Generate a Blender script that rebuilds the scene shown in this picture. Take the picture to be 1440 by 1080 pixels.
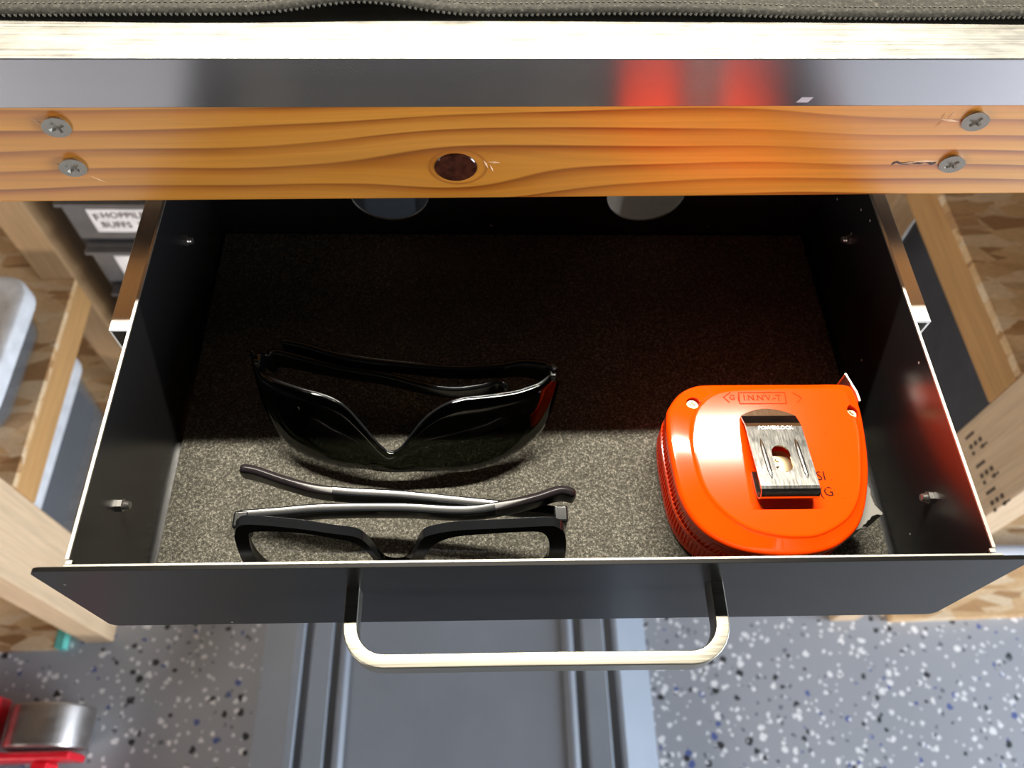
import bpy, bmesh, math, random
from mathutils import Vector, Matrix

# ------------------------------------------------------------------ camera, world, lights, exposure
S = bpy.context.scene
COL = S.collection
H = 0.80                                   # height of the drawer rim above the floor
for o in list(bpy.data.objects):
    bpy.data.objects.remove(o)

cd = bpy.data.cameras.new('camera')
cam = bpy.data.objects.new('camera', cd)
COL.objects.link(cam)
cr = Vector((0.999174365, -0.024300004, 0.032559139))
cu = Vector((0.004167589, 0.858484911, 0.512821889))
cf = Vector((0.040413103, 0.512262792, -0.857877388))
M = Matrix.Identity(4)
for i in range(3):
    M[i][0], M[i][1], M[i][2] = cr[i], cu[i], -cf[i]
M[0][3], M[1][3], M[2][3] = -0.02084981, -0.0854333, 0.26335039 + H
cam.matrix_world = M
cd.sensor_width = 36.0
cd.lens = 36.0 * 1113.896 / 1440.0
cd.clip_start = 0.01
cd.dof.use_dof = True
cd.dof.focus_distance = 0.315
cd.dof.aperture_fstop = 12.0
S.camera = cam

w = bpy.data.worlds.new('world')
S.world = w
w.use_nodes = True
w.node_tree.nodes['Background'].inputs[0].default_value = (0.80, 0.88, 1.0, 1)
w.node_tree.nodes['Background'].inputs[1].default_value = 0.012

def area(name, loc, target, sx, sy, power, color):
    ld = bpy.data.lights.new(name, 'AREA')
    ld.shape = 'RECTANGLE'; ld.size = sx; ld.size_y = sy
    ld.energy = power; ld.color = color
    o = bpy.data.objects.new(name, ld)
    COL.objects.link(o)
    o.location = loc
    o.rotation_euler = (Vector(target) - Vector(loc)).to_track_quat('-Z', 'Y').to_euler()
    return o

# four foot shop tube hung above the back of the bench
area('shop_tube', (0.0, 0.70, 1.22 + H), (0.0, 0.06, H), 1.2, 0.03, 78.0, (1.0, 0.93, 0.80))
# daylight from an open door low on the right, added low fills from front right and left
area('door_daylight', (2.4, -0.65, 0.70), (0.0, 0.1, 0.25), 1.4, 0.95, 98.0, (0.76, 0.87, 1.0))
area('room_fill', (2.5, -1.75, 1.15), (-0.1, 0.2, 0.2), 1.2, 0.8, 38.0, (1.0, 0.94, 0.86))  # added fill, set low in place of high ceiling lights
area('side_fill', (-2.1, -1.6, 0.98), (-0.3, 0.2, 0.2), 1.0, 0.45, 40.0, (1.0, 0.93, 0.86))  # added fill to lift the left shelf and drawer front

S.view_settings.view_transform = 'Standard'
S.view_settings.look = 'None'
S.view_settings.gamma = 1.0
S.view_settings.exposure = 0.0
S.view_settings.use_curve_mapping = False

# ------------------------------------------------------------------ material helpers
def newmat(name):
    m = bpy.data.materials.new(name)
    m.use_nodes = True
    nt = m.node_tree
    return m, nt, nt.nodes['Principled BSDF']

def N(nt, kind, **kw):
    n = nt.nodes.new(kind)
    for k, v in kw.items():
        if k in n.inputs.keys():
            n.inputs[k].default_value = v
        else:
            setattr(n, k, v)
    return n

def ramp(nt, fac, stops, interp='LINEAR'):
    r = nt.nodes.new('ShaderNodeValToRGB')
    r.color_ramp.interpolation = interp
    e = r.color_ramp.elements
    while len(e) < len(stops):
        e.new(0.5)
    for i, (p, c) in enumerate(stops):
        e[i].position = p
        e[i].color = (c[0], c[1], c[2], 1) if not isinstance(c, (int, float)) else (c, c, c, 1)
    nt.links.new(fac, r.inputs[0])
    return r.outputs[0]

def mathn(nt, op, a, b=None, c=None):
    n = nt.nodes.new('ShaderNodeMath'); n.operation = op
    for i, v in enumerate((a, b, c)):
        if v is None: continue
        if isinstance(v, (int, float)): n.inputs[i].default_value = v
        else: nt.links.new(v, n.inputs[i])
    return n.outputs[0]

def mixc(nt, fac, a, b, blend='MIX'):
    n = nt.nodes.new('ShaderNodeMix'); n.data_type = 'RGBA'; n.blend_type = blend
    for s, v in ((n.inputs[0], fac), (n.inputs[6], a), (n.inputs[7], b)):
        if isinstance(v, (int, float)): s.default_value = v
        elif isinstance(v, tuple): s.default_value = (v[0], v[1], v[2], 1)
        else: nt.links.new(v, s)
    return n.outputs[2]

def coords(nt, scale=(1, 1, 1), rot=(0, 0, 0)):
    t = nt.nodes.new('ShaderNodeTexCoord')
    mp = nt.nodes.new('ShaderNodeMapping')
    mp.inputs['Scale'].default_value = scale
    mp.inputs['Rotation'].default_value = rot
    nt.links.new(t.outputs['Object'], mp.inputs[0])
    return mp.outputs[0]

def noise(nt, vec, scale, detail=3, rough=0.5):
    n = N(nt, 'ShaderNodeTexNoise', Scale=scale, Detail=detail, Roughness=rough)
    nt.links.new(vec, n.inputs['Vector'])
    return n.outputs['Fac']

def bump(nt, bs, h, strength=0.3, dist=0.001):
    b = N(nt, 'ShaderNodeBump', Strength=strength, Distance=dist)
    nt.links.new(h, b.inputs['Height'])
    nt.links.new(b.outputs[0], bs.inputs['Normal'])

def plain(name, col, rough=0.5, metal=0.0, spec=0.5, vary=0.12, vscale=60):
    m, nt, b = newmat(name)
    v = noise(nt, coords(nt), vscale, 4)
    c = ramp(nt, v, [(0.3, tuple(x * (1 - vary) for x in col)), (0.7, tuple(min(1, x * (1 + vary)) for x in col))])
    nt.links.new(c, b.inputs['Base Color'])
    b.inputs['Roughness'].default_value = rough
    b.inputs['Metallic'].default_value = metal
    b.inputs['Specular IOR Level'].default_value = spec
    return m

# painted black sheet steel with a little dust
def m_black_paint(name='satin_black_paint', rough=0.27, spec=0.65, ior=1.5, base=(0.011, 0.011, 0.012)):
    m, nt, b = newmat(name)
    co = coords(nt)
    v = nt.nodes.new('ShaderNodeTexVoronoi'); v.inputs['Scale'].default_value = 75
    nt.links.new(co, v.inputs['Vector'])
    d = mathn(nt, 'LESS_THAN', v.outputs['Distance'], 0.045)
    r = nt.nodes.new('ShaderNodeSeparateColor'); nt.links.new(v.outputs['Color'], r.inputs[0])
    k = mathn(nt, 'MULTIPLY', d, mathn(nt, 'GREATER_THAN', r.outputs[0], 0.62))
    c = mixc(nt, k, base, (0.35, 0.34, 0.32))
    nt.links.new(c, b.inputs['Base Color'])
    b.inputs['Roughness'].default_value = rough
    b.inputs['Specular IOR Level'].default_value = spec
    b.inputs['IOR'].default_value = ior
    return m

def m_felt():
    m, nt, b = newmat('charcoal_felt')
    co = coords(nt)
    a = noise(nt, co, 900, 2, 0.7)
    a2 = noise(nt, co, 2200, 1, 0.5)
    a3 = noise(nt, co, 45, 3)
    s = mathn(nt, 'ADD', mathn(nt, 'MULTIPLY', a, 0.6), mathn(nt, 'MULTIPLY', a2, 0.4))
    c = ramp(nt, s, [(0.33, (0.021, 0.020, 0.016)), (0.52, (0.078, 0.074, 0.061)), (0.68, (0.27, 0.255, 0.215))])
    c2 = ramp(nt, a3, [(0.3, 0.85), (0.7, 1.0)])
    nt.links.new(mixc(nt, 1.0, c, c2, 'MULTIPLY'), b.inputs['Base Color'])
    b.inputs['Roughness'].default_value = 0.95
    b.inputs['Specular IOR Level'].default_value = 0.1
    bump(nt, b, s, 0.5, 0.0006)
    return m

def m_brushed(name, col, rough, rough_axis='X', aniso=0.8, streak=0.12, smudge=False, rvar=0.2):
    m, nt, b = newmat(name)
    sc = {'X': (2, 260, 260), 'Y': (260, 2, 260)}[rough_axis]
    n = noise(nt, coords(nt, sc), 6, 4, 0.6)
    c = ramp(nt, n, [(0.3, tuple(x * (1 - streak) for x in col)), (0.7, tuple(min(1, x * (1 + streak)) for x in col))])
    r = ramp(nt, n, [(0.3, rough * (1 - rvar)), (0.7, rough * (1 + rvar))])
    if smudge:
        q = noise(nt, coords(nt, (40, 90, 40), (0, 0, 0.5)), 1.3, 5, 0.65)
        r = mixc(nt, 0.28, r, ramp(nt, q, [(0.3, rough * 0.55), (0.7, rough * 1.5)]))
    nt.links.new(c, b.inputs['Base Color'])
    nt.links.new(r, b.inputs['Roughness'])
    b.inputs['Metallic'].default_value = 1.0
    b.inputs['Anisotropic'].default_value = aniso
    t = nt.nodes.new('ShaderNodeTangent'); t.direction_type = 'RADIAL'; t.axis = 'Z'
    cmb = nt.nodes.new('ShaderNodeCombineXYZ')
    cmb.inputs[2].default_value = 1.0
    vt = nt.nodes.new('ShaderNodeVectorTransform'); vt.vector_type = 'VECTOR'
    vt.convert_from = 'OBJECT'; vt.convert_to = 'WORLD'
    nt.links.new(cmb.outputs[0], vt.inputs[0])
    if aniso > 0:
        nt.links.new(vt.outputs[0], b.inputs['Tangent'])
    nt.nodes.remove(t)
    bump(nt, b, n, 0.02, 0.0001)
    return m

# varnished pine with long grain and a knot; object x runs along the grain, z up the face
def m_pine_rail():
    m, nt, b = newmat('varnished_pine')
    t = nt.nodes.new('ShaderNodeTexCoord')
    sp = nt.nodes.new('ShaderNodeSeparateXYZ'); nt.links.new(t.outputs['Object'], sp.inputs[0])
    x, z = sp.outputs[0], sp.outputs[2]
    kx, kz = -0.0285, 0.0308 + H
    dx = mathn(nt, 'SUBTRACT', x, kx); dz = mathn(nt, 'SUBTRACT', z, kz)
    ex = mathn(nt, 'DIVIDE', dx, 0.040); ez = mathn(nt, 'DIVIDE', dz, 0.017)
    d2 = mathn(nt, 'ADD', mathn(nt, 'MULTIPLY', ex, ex), mathn(nt, 'MULTIPLY', ez, ez))
    g = mathn(nt, 'EXPONENT', mathn(nt, 'MULTIPLY', d2, -1.0))
    # grain lines squeezed around the knot
    zz = mathn(nt, 'SUBTRACT', z, mathn(nt, 'MULTIPLY', mathn(nt, 'MULTIPLY', dz, g), 0.85))
    cmb = nt.nodes.new('ShaderNodeCombineXYZ')
    nt.links.new(mathn(nt, 'MULTIPLY', x, 3.2), cmb.inputs[0]); nt.links.new(mathn(nt, 'MULTIPLY', zz, 9.0), cmb.inputs[2])
    wob = noise(nt, cmb.outputs[0], 1.0, 2, 0.45)
    v = mathn(nt, 'ADD', mathn(nt, 'MULTIPLY', zz, 105.0), mathn(nt, 'MULTIPLY', wob, 4.6))
    fr = mathn(nt, 'FRACT', v)
    ring = ramp(nt, fr, [(0.0, (0.61, 0.262, 0.036)), (0.50, (0.56, 0.225, 0.027)), (0.78, (0.38, 0.115, 0.010)), (0.93, (0.22, 0.052, 0.004)), (1.0, (0.56, 0.232, 0.029))])
    cm2 = nt.nodes.new('ShaderNodeCombineXYZ')
    nt.links.new(mathn(nt, 'MULTIPLY', x, 9.0), cm2.inputs[0]); nt.links.new(mathn(nt, 'MULTIPLY', zz, 420.0), cm2.inputs[2])
    fine = noise(nt, cm2.outputs[0], 1.0, 3, 0.6)
    broad = noise(nt, cmb.outputs[0], 2.3, 2, 0.5)
    c = mixc(nt, ramp(nt, broad, [(0.42, 0.0), (0.66, 0.65)]), ring, (0.56, 0.222, 0.026))
    c = mixc(nt, 1.0, c, ramp(nt, fine, [(0.3, 0.86), (0.7, 1.08)]), 'MULTIPLY')
    # darker halo that belongs to the knot
    k2x = mathn(nt, 'DIVIDE', mathn(nt, 'SUBTRACT', x, -0.0295), 0.0125); k2z = mathn(nt, 'DIVIDE', dz, 0.0100)
    kd = mathn(nt, 'ADD', mathn(nt, 'MULTIPLY', k2x, k2x), mathn(nt, 'MULTIPLY', k2z, k2z))
    halo = ramp(nt, kd, [(0.0, 0.0), (0.70, 0.0), (0.86, 0.75), (1.0, 0.1), (1.25, 0.0)])
    c = mixc(nt, halo, c, (0.30, 0.09, 0.012))
    nt.links.new(c, b.inputs['Base Color'])
    b.inputs['Roughness'].default_value = 0.38
    b.inputs['Coat Weight'].default_value = 0.25
    b.inputs['Coat Roughness'].default_value = 0.15
    bump(nt, b, fine, 0.15, 0.0003)
    gl = nt.nodes.new('ShaderNodeBsdfAnisotropic') if hasattr(bpy.types, 'ShaderNodeBsdfAnisotropic') else nt.nodes.new('ShaderNodeBsdfGlossy')
    gl.inputs['Roughness'].default_value = 0.20
    gl.inputs['Anisotropy'].default_value = 0.88
    gl.inputs['Color'].default_value = (0.9, 0.8, 0.65, 1)
    tn = nt.nodes.new('ShaderNodeCombineXYZ'); tn.inputs[2].default_value = 1.0
    vt = nt.nodes.new('ShaderNodeVectorTransform'); vt.convert_from = 'OBJECT'; vt.convert_to = 'WORLD'
    nt.links.new(tn.outputs[0], vt.inputs[0]); nt.links.new(vt.outputs[0], gl.inputs['Tangent'])
    mx = nt.nodes.new('ShaderNodeMixShader'); mx.inputs[0].default_value = 0.11
    out = nt.nodes['Material Output']
    nt.links.new(b.outputs[0], mx.inputs[1]); nt.links.new(gl.outputs[0], mx.inputs[2]); nt.links.new(mx.outputs[0], out.inputs[0])
    return m

def m_timber(name, c0, c1, axis='Z'):
    m, nt, b = newmat(name)
    sc = {'Z': (70, 70, 2.5), 'Y': (70, 2.5, 70)}[axis]
    n = noise(nt, coords(nt, sc), 1.6, 3, 0.55)
    f = noise(nt, coords(nt, tuple(s * 5 for s in sc)), 1.5, 3, 0.6)
    c = ramp(nt, n, [(0.30, c0), (0.5, c1), (0.62, tuple(x * 0.86 for x in c1)), (0.75, c1)])
    c = mixc(nt, 1.0, c, ramp(nt, f, [(0.3, 0.88), (0.7, 1.06)]), 'MULTIPLY')
    nt.links.new(c, b.inputs['Base Color'])
    b.inputs['Roughness'].default_value = 0.6
    bump(nt, b, f, 0.2, 0.0005)
    return m

def m_osb():
    m, nt, b = newmat('oriented_strand_board')
    col = None
    for i, (rz, sc) in enumerate(((0.35, (22, 75, 40)), (1.3, (20, 80, 40)), (2.35, (25, 70, 40)))):
        co = coords(nt, sc, (0, 0, rz))
        vd = nt.nodes.new('ShaderNodeTexVoronoi'); vd.inputs['Scale'].default_value = 1.0
        nt.links.new(co, vd.inputs['Vector'])
        s = nt.nodes.new('ShaderNodeSeparateColor'); nt.links.new(vd.outputs['Color'], s.inputs[0])
        c = ramp(nt, s.outputs[0], [(0.0, (0.40, 0.20, 0.075)), (0.25, (0.66, 0.40, 0.185)), (0.6, (0.78, 0.53, 0.285)), (0.85, (0.84, 0.65, 0.43)), (1.0, (0.52, 0.28, 0.115))])
        col = c if col is None else mixc(nt, mathn(nt, 'GREATER_THAN', s.outputs[1], 0.45), col, c)
    f = noise(nt, coords(nt, (60, 200, 60)), 3, 3, 0.6)
    col = mixc(nt, 1.0, col, ramp(nt, f, [(0.3, 0.8), (0.7, 1.05)]), 'MULTIPLY')
    nt.links.new(col, b.inputs['Base Color'])
    b.inputs['Roughness'].default_value = 0.6
    bump(nt, b, f, 0.3, 0.001)
    return m

def m_floor():
    m, nt, b = newmat('grey_flake_epoxy')
    base = ramp(nt, noise(nt, coords(nt), 2.2, 3), [(0.3, (0.34, 0.36, 0.405)), (0.7, (0.39, 0.41, 0.455))])
    cur = base
    for i, (sc, thr, cut, colr) in enumerate(((78, 0.26, 0.84, (0.88, 0.89, 0.92)), (78, 0.26, 0.90, (0.035, 0.040, 0.045)), (80, 0.24, 0.93, (0.10, 0.14, 0.36)), (125, 0.30, 0.77, (0.82, 0.84, 0.88)), (120, 0.26, 0.92, (0.16, 0.18, 0.21)))):
        t = nt.nodes.new('ShaderNodeTexCoord')
        mp = nt.nodes.new('ShaderNodeMapping'); mp.inputs['Location'].default_value = (3.7 * i, 1.9 * i, 0); mp.inputs['Scale'].default_value = (1, 1, 0.0)
        mp.inputs['Rotation'].default_value = (0, 0, 0.7 * i)
        nt.links.new(t.outputs['Object'], mp.inputs[0])
        nz = N(nt, 'ShaderNodeTexNoise', Scale=sc * 1.7, Detail=1); nt.links.new(mp.outputs[0], nz.inputs['Vector'])
        ad = nt.nodes.new('ShaderNodeVectorMath'); ad.operation = 'MULTIPLY_ADD'
        nt.links.new(nz.outputs['Color'], ad.inputs[0]); ad.inputs[1].default_value = (0.006, 0.006, 0); nt.links.new(mp.outputs[0], ad.inputs[2])
        v = nt.nodes.new('ShaderNodeTexVoronoi'); v.inputs['Scale'].default_value = sc; v.voronoi_dimensions = '2D'
        nt.links.new(ad.outputs[0], v.inputs['Vector'])
        s = nt.nodes.new('ShaderNodeSeparateColor'); nt.links.new(v.outputs['Color'], s.inputs[0])
        sz = mathn(nt, 'MULTIPLY', s.outputs[1], thr)
        k = mathn(nt, 'MULTIPLY', mathn(nt, 'LESS_THAN', v.outputs['Distance'], mathn(nt, 'ADD', sz, thr * 0.4)), mathn(nt, 'GREATER_THAN', s.outputs[0], cut))
        cur = mixc(nt, k, cur, colr)
    nt.links.new(cur, b.inputs['Base Color'])
    b.inputs['Roughness'].default_value = 0.42
    return m

def m_tint(name, tint, refl_rough=0.06, ior=1.5):
    m = bpy.data.materials.new(name); m.use_nodes = True
    nt = m.node_tree
    nt.nodes.remove(nt.nodes['Principled BSDF'])
    tr = nt.nodes.new('ShaderNodeBsdfTransparent'); tr.inputs[0].default_value = (*tint, 1)
    gl = nt.nodes.new('ShaderNodeBsdfGlossy'); gl.inputs['Roughness'].default_value = refl_rough
    fz = N(nt, 'ShaderNodeFresnel', IOR=ior)
    mx = nt.nodes.new('ShaderNodeMixShader')
    nt.links.new(fz.outputs[0], mx.inputs[0]); nt.links.new(tr.outputs[0], mx.inputs[1]); nt.links.new(gl.outputs[0], mx.inputs[2])
    nt.links.new(mx.outputs[0], nt.nodes['Material Output'].inputs[0])
    return m

def m_translucent(name, tint, milky=0.45):
    m = bpy.data.materials.new(name); m.use_nodes = True
    nt = m.node_tree
    b = nt.nodes['Principled BSDF']
    b.inputs['Base Color'].default_value = (*tint, 1); b.inputs['Roughness'].default_value = 0.25
    tr = nt.nodes.new('ShaderNodeBsdfTransparent'); tr.inputs[0].default_value = (0.8, 0.82, 0.85, 1)
    mx = nt.nodes.new('ShaderNodeMixShader'); mx.inputs[0].default_value = milky
    nt.links.new(tr.outputs[0], mx.inputs[1]); nt.links.new(b.outputs[0], mx.inputs[2])
    nt.links.new(mx.outputs[0], nt.nodes['Material Output'].inputs[0])
    return m

BLACK = m_black_paint()
PANEL = m_black_paint('matt_black_paint', 0.30, 0.11, 1.5, (0.007, 0.0065, 0.006))
FELT = m_felt()
ALU_FACE = m_brushed('brushed_aluminium_face', (0.58, 0.57, 0.59), 0.24, 'X', 0.92, 0.03, False, 0.02)
ALU_FACE.node_tree.nodes['Principled BSDF'].inputs['Metallic'].default_value = 0.93
ALU_TOP = m_brushed('scuffed_aluminium_top', (0.62, 0.60, 0.54), 0.33, 'X', 0.0, 0.05, True)
STEEL = m_brushed('zinc_plated_steel', (0.72, 0.70, 0.66), 0.36, 'Y', 0.0, 0.06)
CLIPM = m_brushed('worn_spring_steel', (0.50, 0.49, 0.46), 0.17, 'Y', 0.0, 0.10, True)
RIMM = plain('bare_sheet_edge', (0.42, 0.40, 0.36), 0.5, 1.0)
BOLTM = plain('grey_steel_bolt', (0.32, 0.31, 0.30), 0.3, 0.9)
SCREWM = plain('dull_zinc_screw', (0.32, 0.30, 0.26), 0.42, 0.55, vary=0.06, vscale=400)
BRASS = plain('yellow_zinc_screw', (0.55, 0.45, 0.26), 0.42, 0.6, vary=0.1)
HANDLEM = m_brushed('gunmetal_handle', (0.30, 0.285, 0.24), 0.36, 'X', 0.0, 0.06)
PINE = m_pine_rail()
KNOT = plain('dark_glossy_knot', (0.045, 0.012, 0.007), 0.14, 0, 0.6, 0.5, 300)
SPLINT = plain('torn_wood_splinters', (0.75, 0.48, 0.28), 0.7)
POST_SHADED = m_timber('shaded_spruce_post', (0.36, 0.21, 0.10), (0.42, 0.26, 0.13), 'Z')  # rear posts: same raw spruce with the under-bench shade put into its colour
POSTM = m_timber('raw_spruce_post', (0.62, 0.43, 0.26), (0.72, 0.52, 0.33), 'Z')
RAILM = m_timber('raw_spruce_rail', (0.52, 0.27, 0.095), (0.58, 0.32, 0.12), 'Y')
OSB = m_osb()
PLY = m_timber('plywood', (0.5, 0.32, 0.16), (0.6, 0.42, 0.24), 'Y')
MINT = plain('mint_green_paint', (0.16, 0.62, 0.55), 0.5)
FLOOR = m_floor()
WALLM = plain('painted_wallboard', (0.42, 0.40, 0.37), 0.8, vscale=8)
PLAT = plain('blue_grey_plastic_deck', (0.22, 0.245, 0.29), 0.42, 0, 0.5, 0.06, 12)
PLATR = plain('blue_grey_aluminium_rail', (0.30, 0.34, 0.40), 0.42, 0.3, 0.5, 0.05, 12)
ORANGE = plain('orange_abs_plastic', (0.92, 0.056, 0.001), 0.085, 0, 0.4, 0.03, 30)
ORANGE_D = plain('orange_abs_marks', (0.58, 0.030, 0.002), 0.7, 0, 0.05)
INK = plain('worn_black_print', (0.03, 0.006, 0.004), 0.8, 0, 0.1)
GREYP = plain('grey_lock_button', (0.17, 0.165, 0.15), 0.6, 0, 0.3)
GLOSSB = plain('glossy_black_acetate', (0.008, 0.009, 0.010), 0.13, 0, 0.5)
TIPM = plain('dark_plum_temple_tip', (0.014, 0.011, 0.013), 0.30, 0, 0.35)
SUNL = m_tint('dark_grey_green_lens', (0.17, 0.18, 0.15), 0.05, 1.5)
CLEARL = m_tint('clear_lens', (0.86, 0.87, 0.86), 0.03, 1.45)
MATM = None
WHITEP = plain('white_plastic_lid', (0.74, 0.76, 0.80), 0.4)
CLEARB = m_translucent('milky_clear_plastic', (0.50, 0.51, 0.53), 0.16)
MAROON = plain('maroon_cloth', (0.20, 0.02, 0.045), 0.85)
DARKC = plain('dark_grey_cloth', (0.055, 0.06, 0.07), 0.85)
DARKP = plain('black_plastic_cabinet', (0.022, 0.023, 0.026), 0.45)
SMOKE = plain('smoky_grey_drawer_front', (0.13, 0.12, 0.115), 0.3)
LABELM = plain('white_paper_label', (0.80, 0.76, 0.74), 0.7)
TOTEM = plain('charcoal_plastic_tote', (0.06, 0.062, 0.072), 0.5)
GREYT = plain('slate_grey_plastic_bin', (0.17, 0.165, 0.18), 0.5)
JACKR = plain('red_enamel', (0.72, 0.012, 0.028), 0.28)
WHEELM = m_brushed('worn_steel_wheel', (0.50, 0.47, 0.45), 0.38, 'Y', 0.0, 0.18, True)
STAMP = plain('grey_black_grade_stamp', (0.10, 0.065, 0.045), 0.8)
FILM = m_translucent('clear_plastic_film', (0.85, 0.88, 0.95), 0.6)

def m_mat():
    m, nt, b = newmat('grey_leather_mat')
    co = coords(nt)
    a = noise(nt, co, 700, 3, 0.6)
    d = noise(nt, co, 18, 4)
    c = ramp(nt, a, [(0.35, (0.030, 0.029, 0.025)), (0.6, (0.055, 0.053, 0.045)), (0.74, (0.13, 0.125, 0.107))])
    nt.links.new(mixc(nt, 1.0, c, ramp(nt, d, [(0.3, 0.8), (0.7, 1.1)]), 'MULTIPLY'), b.inputs['Base Color'])
    b.inputs['Roughness'].default_value = 0.7
    b.inputs['Specular IOR Level'].default_value = 0.12
    bump(nt, b, a, 0.5, 0.0005)
    return m
MATM = m_mat()
STITCH = plain('pale_stitch_thread', (0.13, 0.125, 0.105), 0.8)

# ------------------------------------------------------------------ object helpers
def link(o):
    COL.objects.link(o); return o

def thing(name, label, cat, loc=(0, 0, 0), rz=0.0, group=None):
    o = link(bpy.data.objects.new(name, None))
    o.location = loc; o.rotation_euler = (0, 0, rz)
    o.empty_display_size = 0.02
    o['label'] = label; o['category'] = cat
    if group: o['group'] = group
    return o

def tag(o, label, cat, group=None):
    o['label'] = label; o['category'] = cat
    if group: o['group'] = group
    return o

def mk(name, verts, faces, mat, parent=None, smooth=False, bevel=0.0, solid=0.0, off=(0, 0, 0), origin=None, seg=2, angle=35, kind=None, merge=1e-6):
    """verts in the thing's own frame (or the world when there is no parent)"""
    bm = bmesh.new()
    ox = Vector(off)
    vs = [bm.verts.new(Vector(v) + ox) for v in verts]
    for f in faces:
        try: bm.faces.new([vs[i] for i in f])
        except ValueError: pass
    if merge: bmesh.ops.remove_doubles(bm, verts=bm.verts, dist=merge)
    bmesh.ops.recalc_face_normals(bm, faces=bm.faces)
    return fin(name, bm, mat, parent, smooth, bevel, solid, origin, seg, angle, kind)

def fin(name, bm, mat, parent=None, smooth=False, bevel=0.0, solid=0.0, origin=None, seg=2, angle=35, kind=None):
    if origin is not None:
        bmesh.ops.translate(bm, verts=bm.verts, vec=-Vector(origin))
    me = bpy.data.meshes.new(name)
    bm.to_mesh(me); bm.free()
    me.materials.append(mat)
    if smooth:
        for p in me.polygons: p.use_smooth = True
        if smooth != 'all':
            try: me.set_sharp_from_angle(angle=math.radians(angle))
            except Exception: pass
    o = link(bpy.data.objects.new(name, me))
    if origin is not None: o.location = origin
    if parent is not None: o.parent = parent
    if solid:
        s = o.modifiers.new('solid', 'SOLIDIFY'); s.thickness = solid; s.offset = 0
    if bevel:
        b = o.modifiers.new('bevel', 'BEVEL'); b.width = bevel; b.segments = seg; b.limit_method = 'ANGLE'; b.angle_limit = math.radians(30); b.harden_normals = True
        for p in me.polygons: p.use_smooth = True
    if smooth is True:
        wn = o.modifiers.new('wn', 'WEIGHTED_NORMAL'); wn.keep_sharp = True; wn.weight = 80
    if kind: o['kind'] = kind
    return o

BOXF = [(0, 3, 2, 1), (4, 5, 6, 7), (0, 1, 5, 4), (1, 2, 6, 5), (2, 3, 7, 6), (3, 0, 4, 7)]
def boxv(x0, x1, y0, y1, z0, z1):
    return [(x0, y0, z0), (x1, y0, z0), (x1, y1, z0), (x0, y1, z0), (x0, y0, z1), (x1, y0, z1), (x1, y1, z1), (x0, y1, z1)]

def box(name, b, mat, parent=None, bevel=0.0, origin=None, seg=2, **kw):
    return mk(name, boxv(*b), BOXF, mat, parent, bevel=bevel, origin=origin, seg=seg, **kw)

class Soup:
    def __init__(s): s.v = []; s.f = []
    def add(s, v, f):
        k = len(s.v); s.v += [tuple(p) for p in v]; s.f += [tuple(i + k for i in g) for g in f]
    def box(s, *b): s.add(boxv(*b), BOXF)

def rings(soup, loops, cap0=True, cap1=True, closed=True):
    n = len(loops[0]); base = len(soup.v)
    v = [p for l in loops for p in l]; f = []
    for i in range(len(loops) - 1):
        for j in range(n if closed else n - 1):
            a = i * n + j; b2 = i * n + (j + 1) % n
            f.append((a, b2, b2 + n, a + n))
    if cap0: f.append(tuple(range(n - 1, -1, -1)))
    if cap1: f.append(tuple((len(loops) - 1) * n + j for j in range(n)))
    soup.add(v, f)

def sweep(soup, path, sect, up=Vector((0, 0, 1)), closed=False):
    """sect(i, t) -> list of (side, up) offsets"""
    P = [Vector(p) for p in path]; L = []
    for i, p in enumerate(P):
        t = (P[min(i + 1, len(P) - 1)] - P[max(i - 1, 0)]).normalized()
        side = t.cross(up).normalized(); u = side.cross(t).normalized()
        L.append([p + side * a + u * b for a, b in sect(i, i / (len(P) - 1))])
    rings(soup, L)

def ell(a, b, n=12, ph=0.0):
    return [(a * math.cos(2 * math.pi * k / n + ph), b * math.sin(2 * math.pi * k / n + ph)) for k in range(n)]

def rrect(a, b, r, n=3):
    out = []
    for cx, cy, s in ((a - r, b - r, 0), (-a + r, b - r, 90), (-a + r, -b + r, 180), (a - r, -b + r, 270)):
        for k in range(n + 1):
            t = math.radians(s + 90 * k / n); out.append((cx + r * math.cos(t), cy + r * math.sin(t)))
    return out

def catmull(pts, n, closed=False):
    P = [Vector(p) for p in pts]; m = len(P); out = []
    segs = m if closed else m - 1
    def g(i): return P[i % m] if closed else P[max(0, min(m - 1, i))]
    for i in range(segs):
        a, b, c, d = g(i - 1), g(i), g(i + 1), g(i + 2)
        for k in range(n):
            t = k / n
            out.append(0.5 * ((2 * b) + (c - a) * t + (2 * a - 5 * b + 4 * c - d) * t * t + (3 * b - a - 3 * c + d) * t ** 3))
    if not closed: out.append(P[-1])
    return out

def filled(outer, holes):
    """2D fill with holes -> (verts2d, tris)"""
    bm = bmesh.new(); ed = []
    for lp in [outer] + holes:
        vs = [bm.verts.new((p[0], p[1], 0)) for p in lp]
        for i in range(len(vs)): ed.append(bm.edges.new((vs[i], vs[(i + 1) % len(vs)])))
    bmesh.ops.triangle_fill(bm, use_beauty=True, use_dissolve=False, edges=ed, normal=(0, 0, 1))
    bm.verts.index_update()
    v = [(p.co.x, p.co.y) for p in bm.verts]; f = [tuple(q.index for q in g.verts) for g in bm.faces]
    bm.free()
    return v, f

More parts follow.
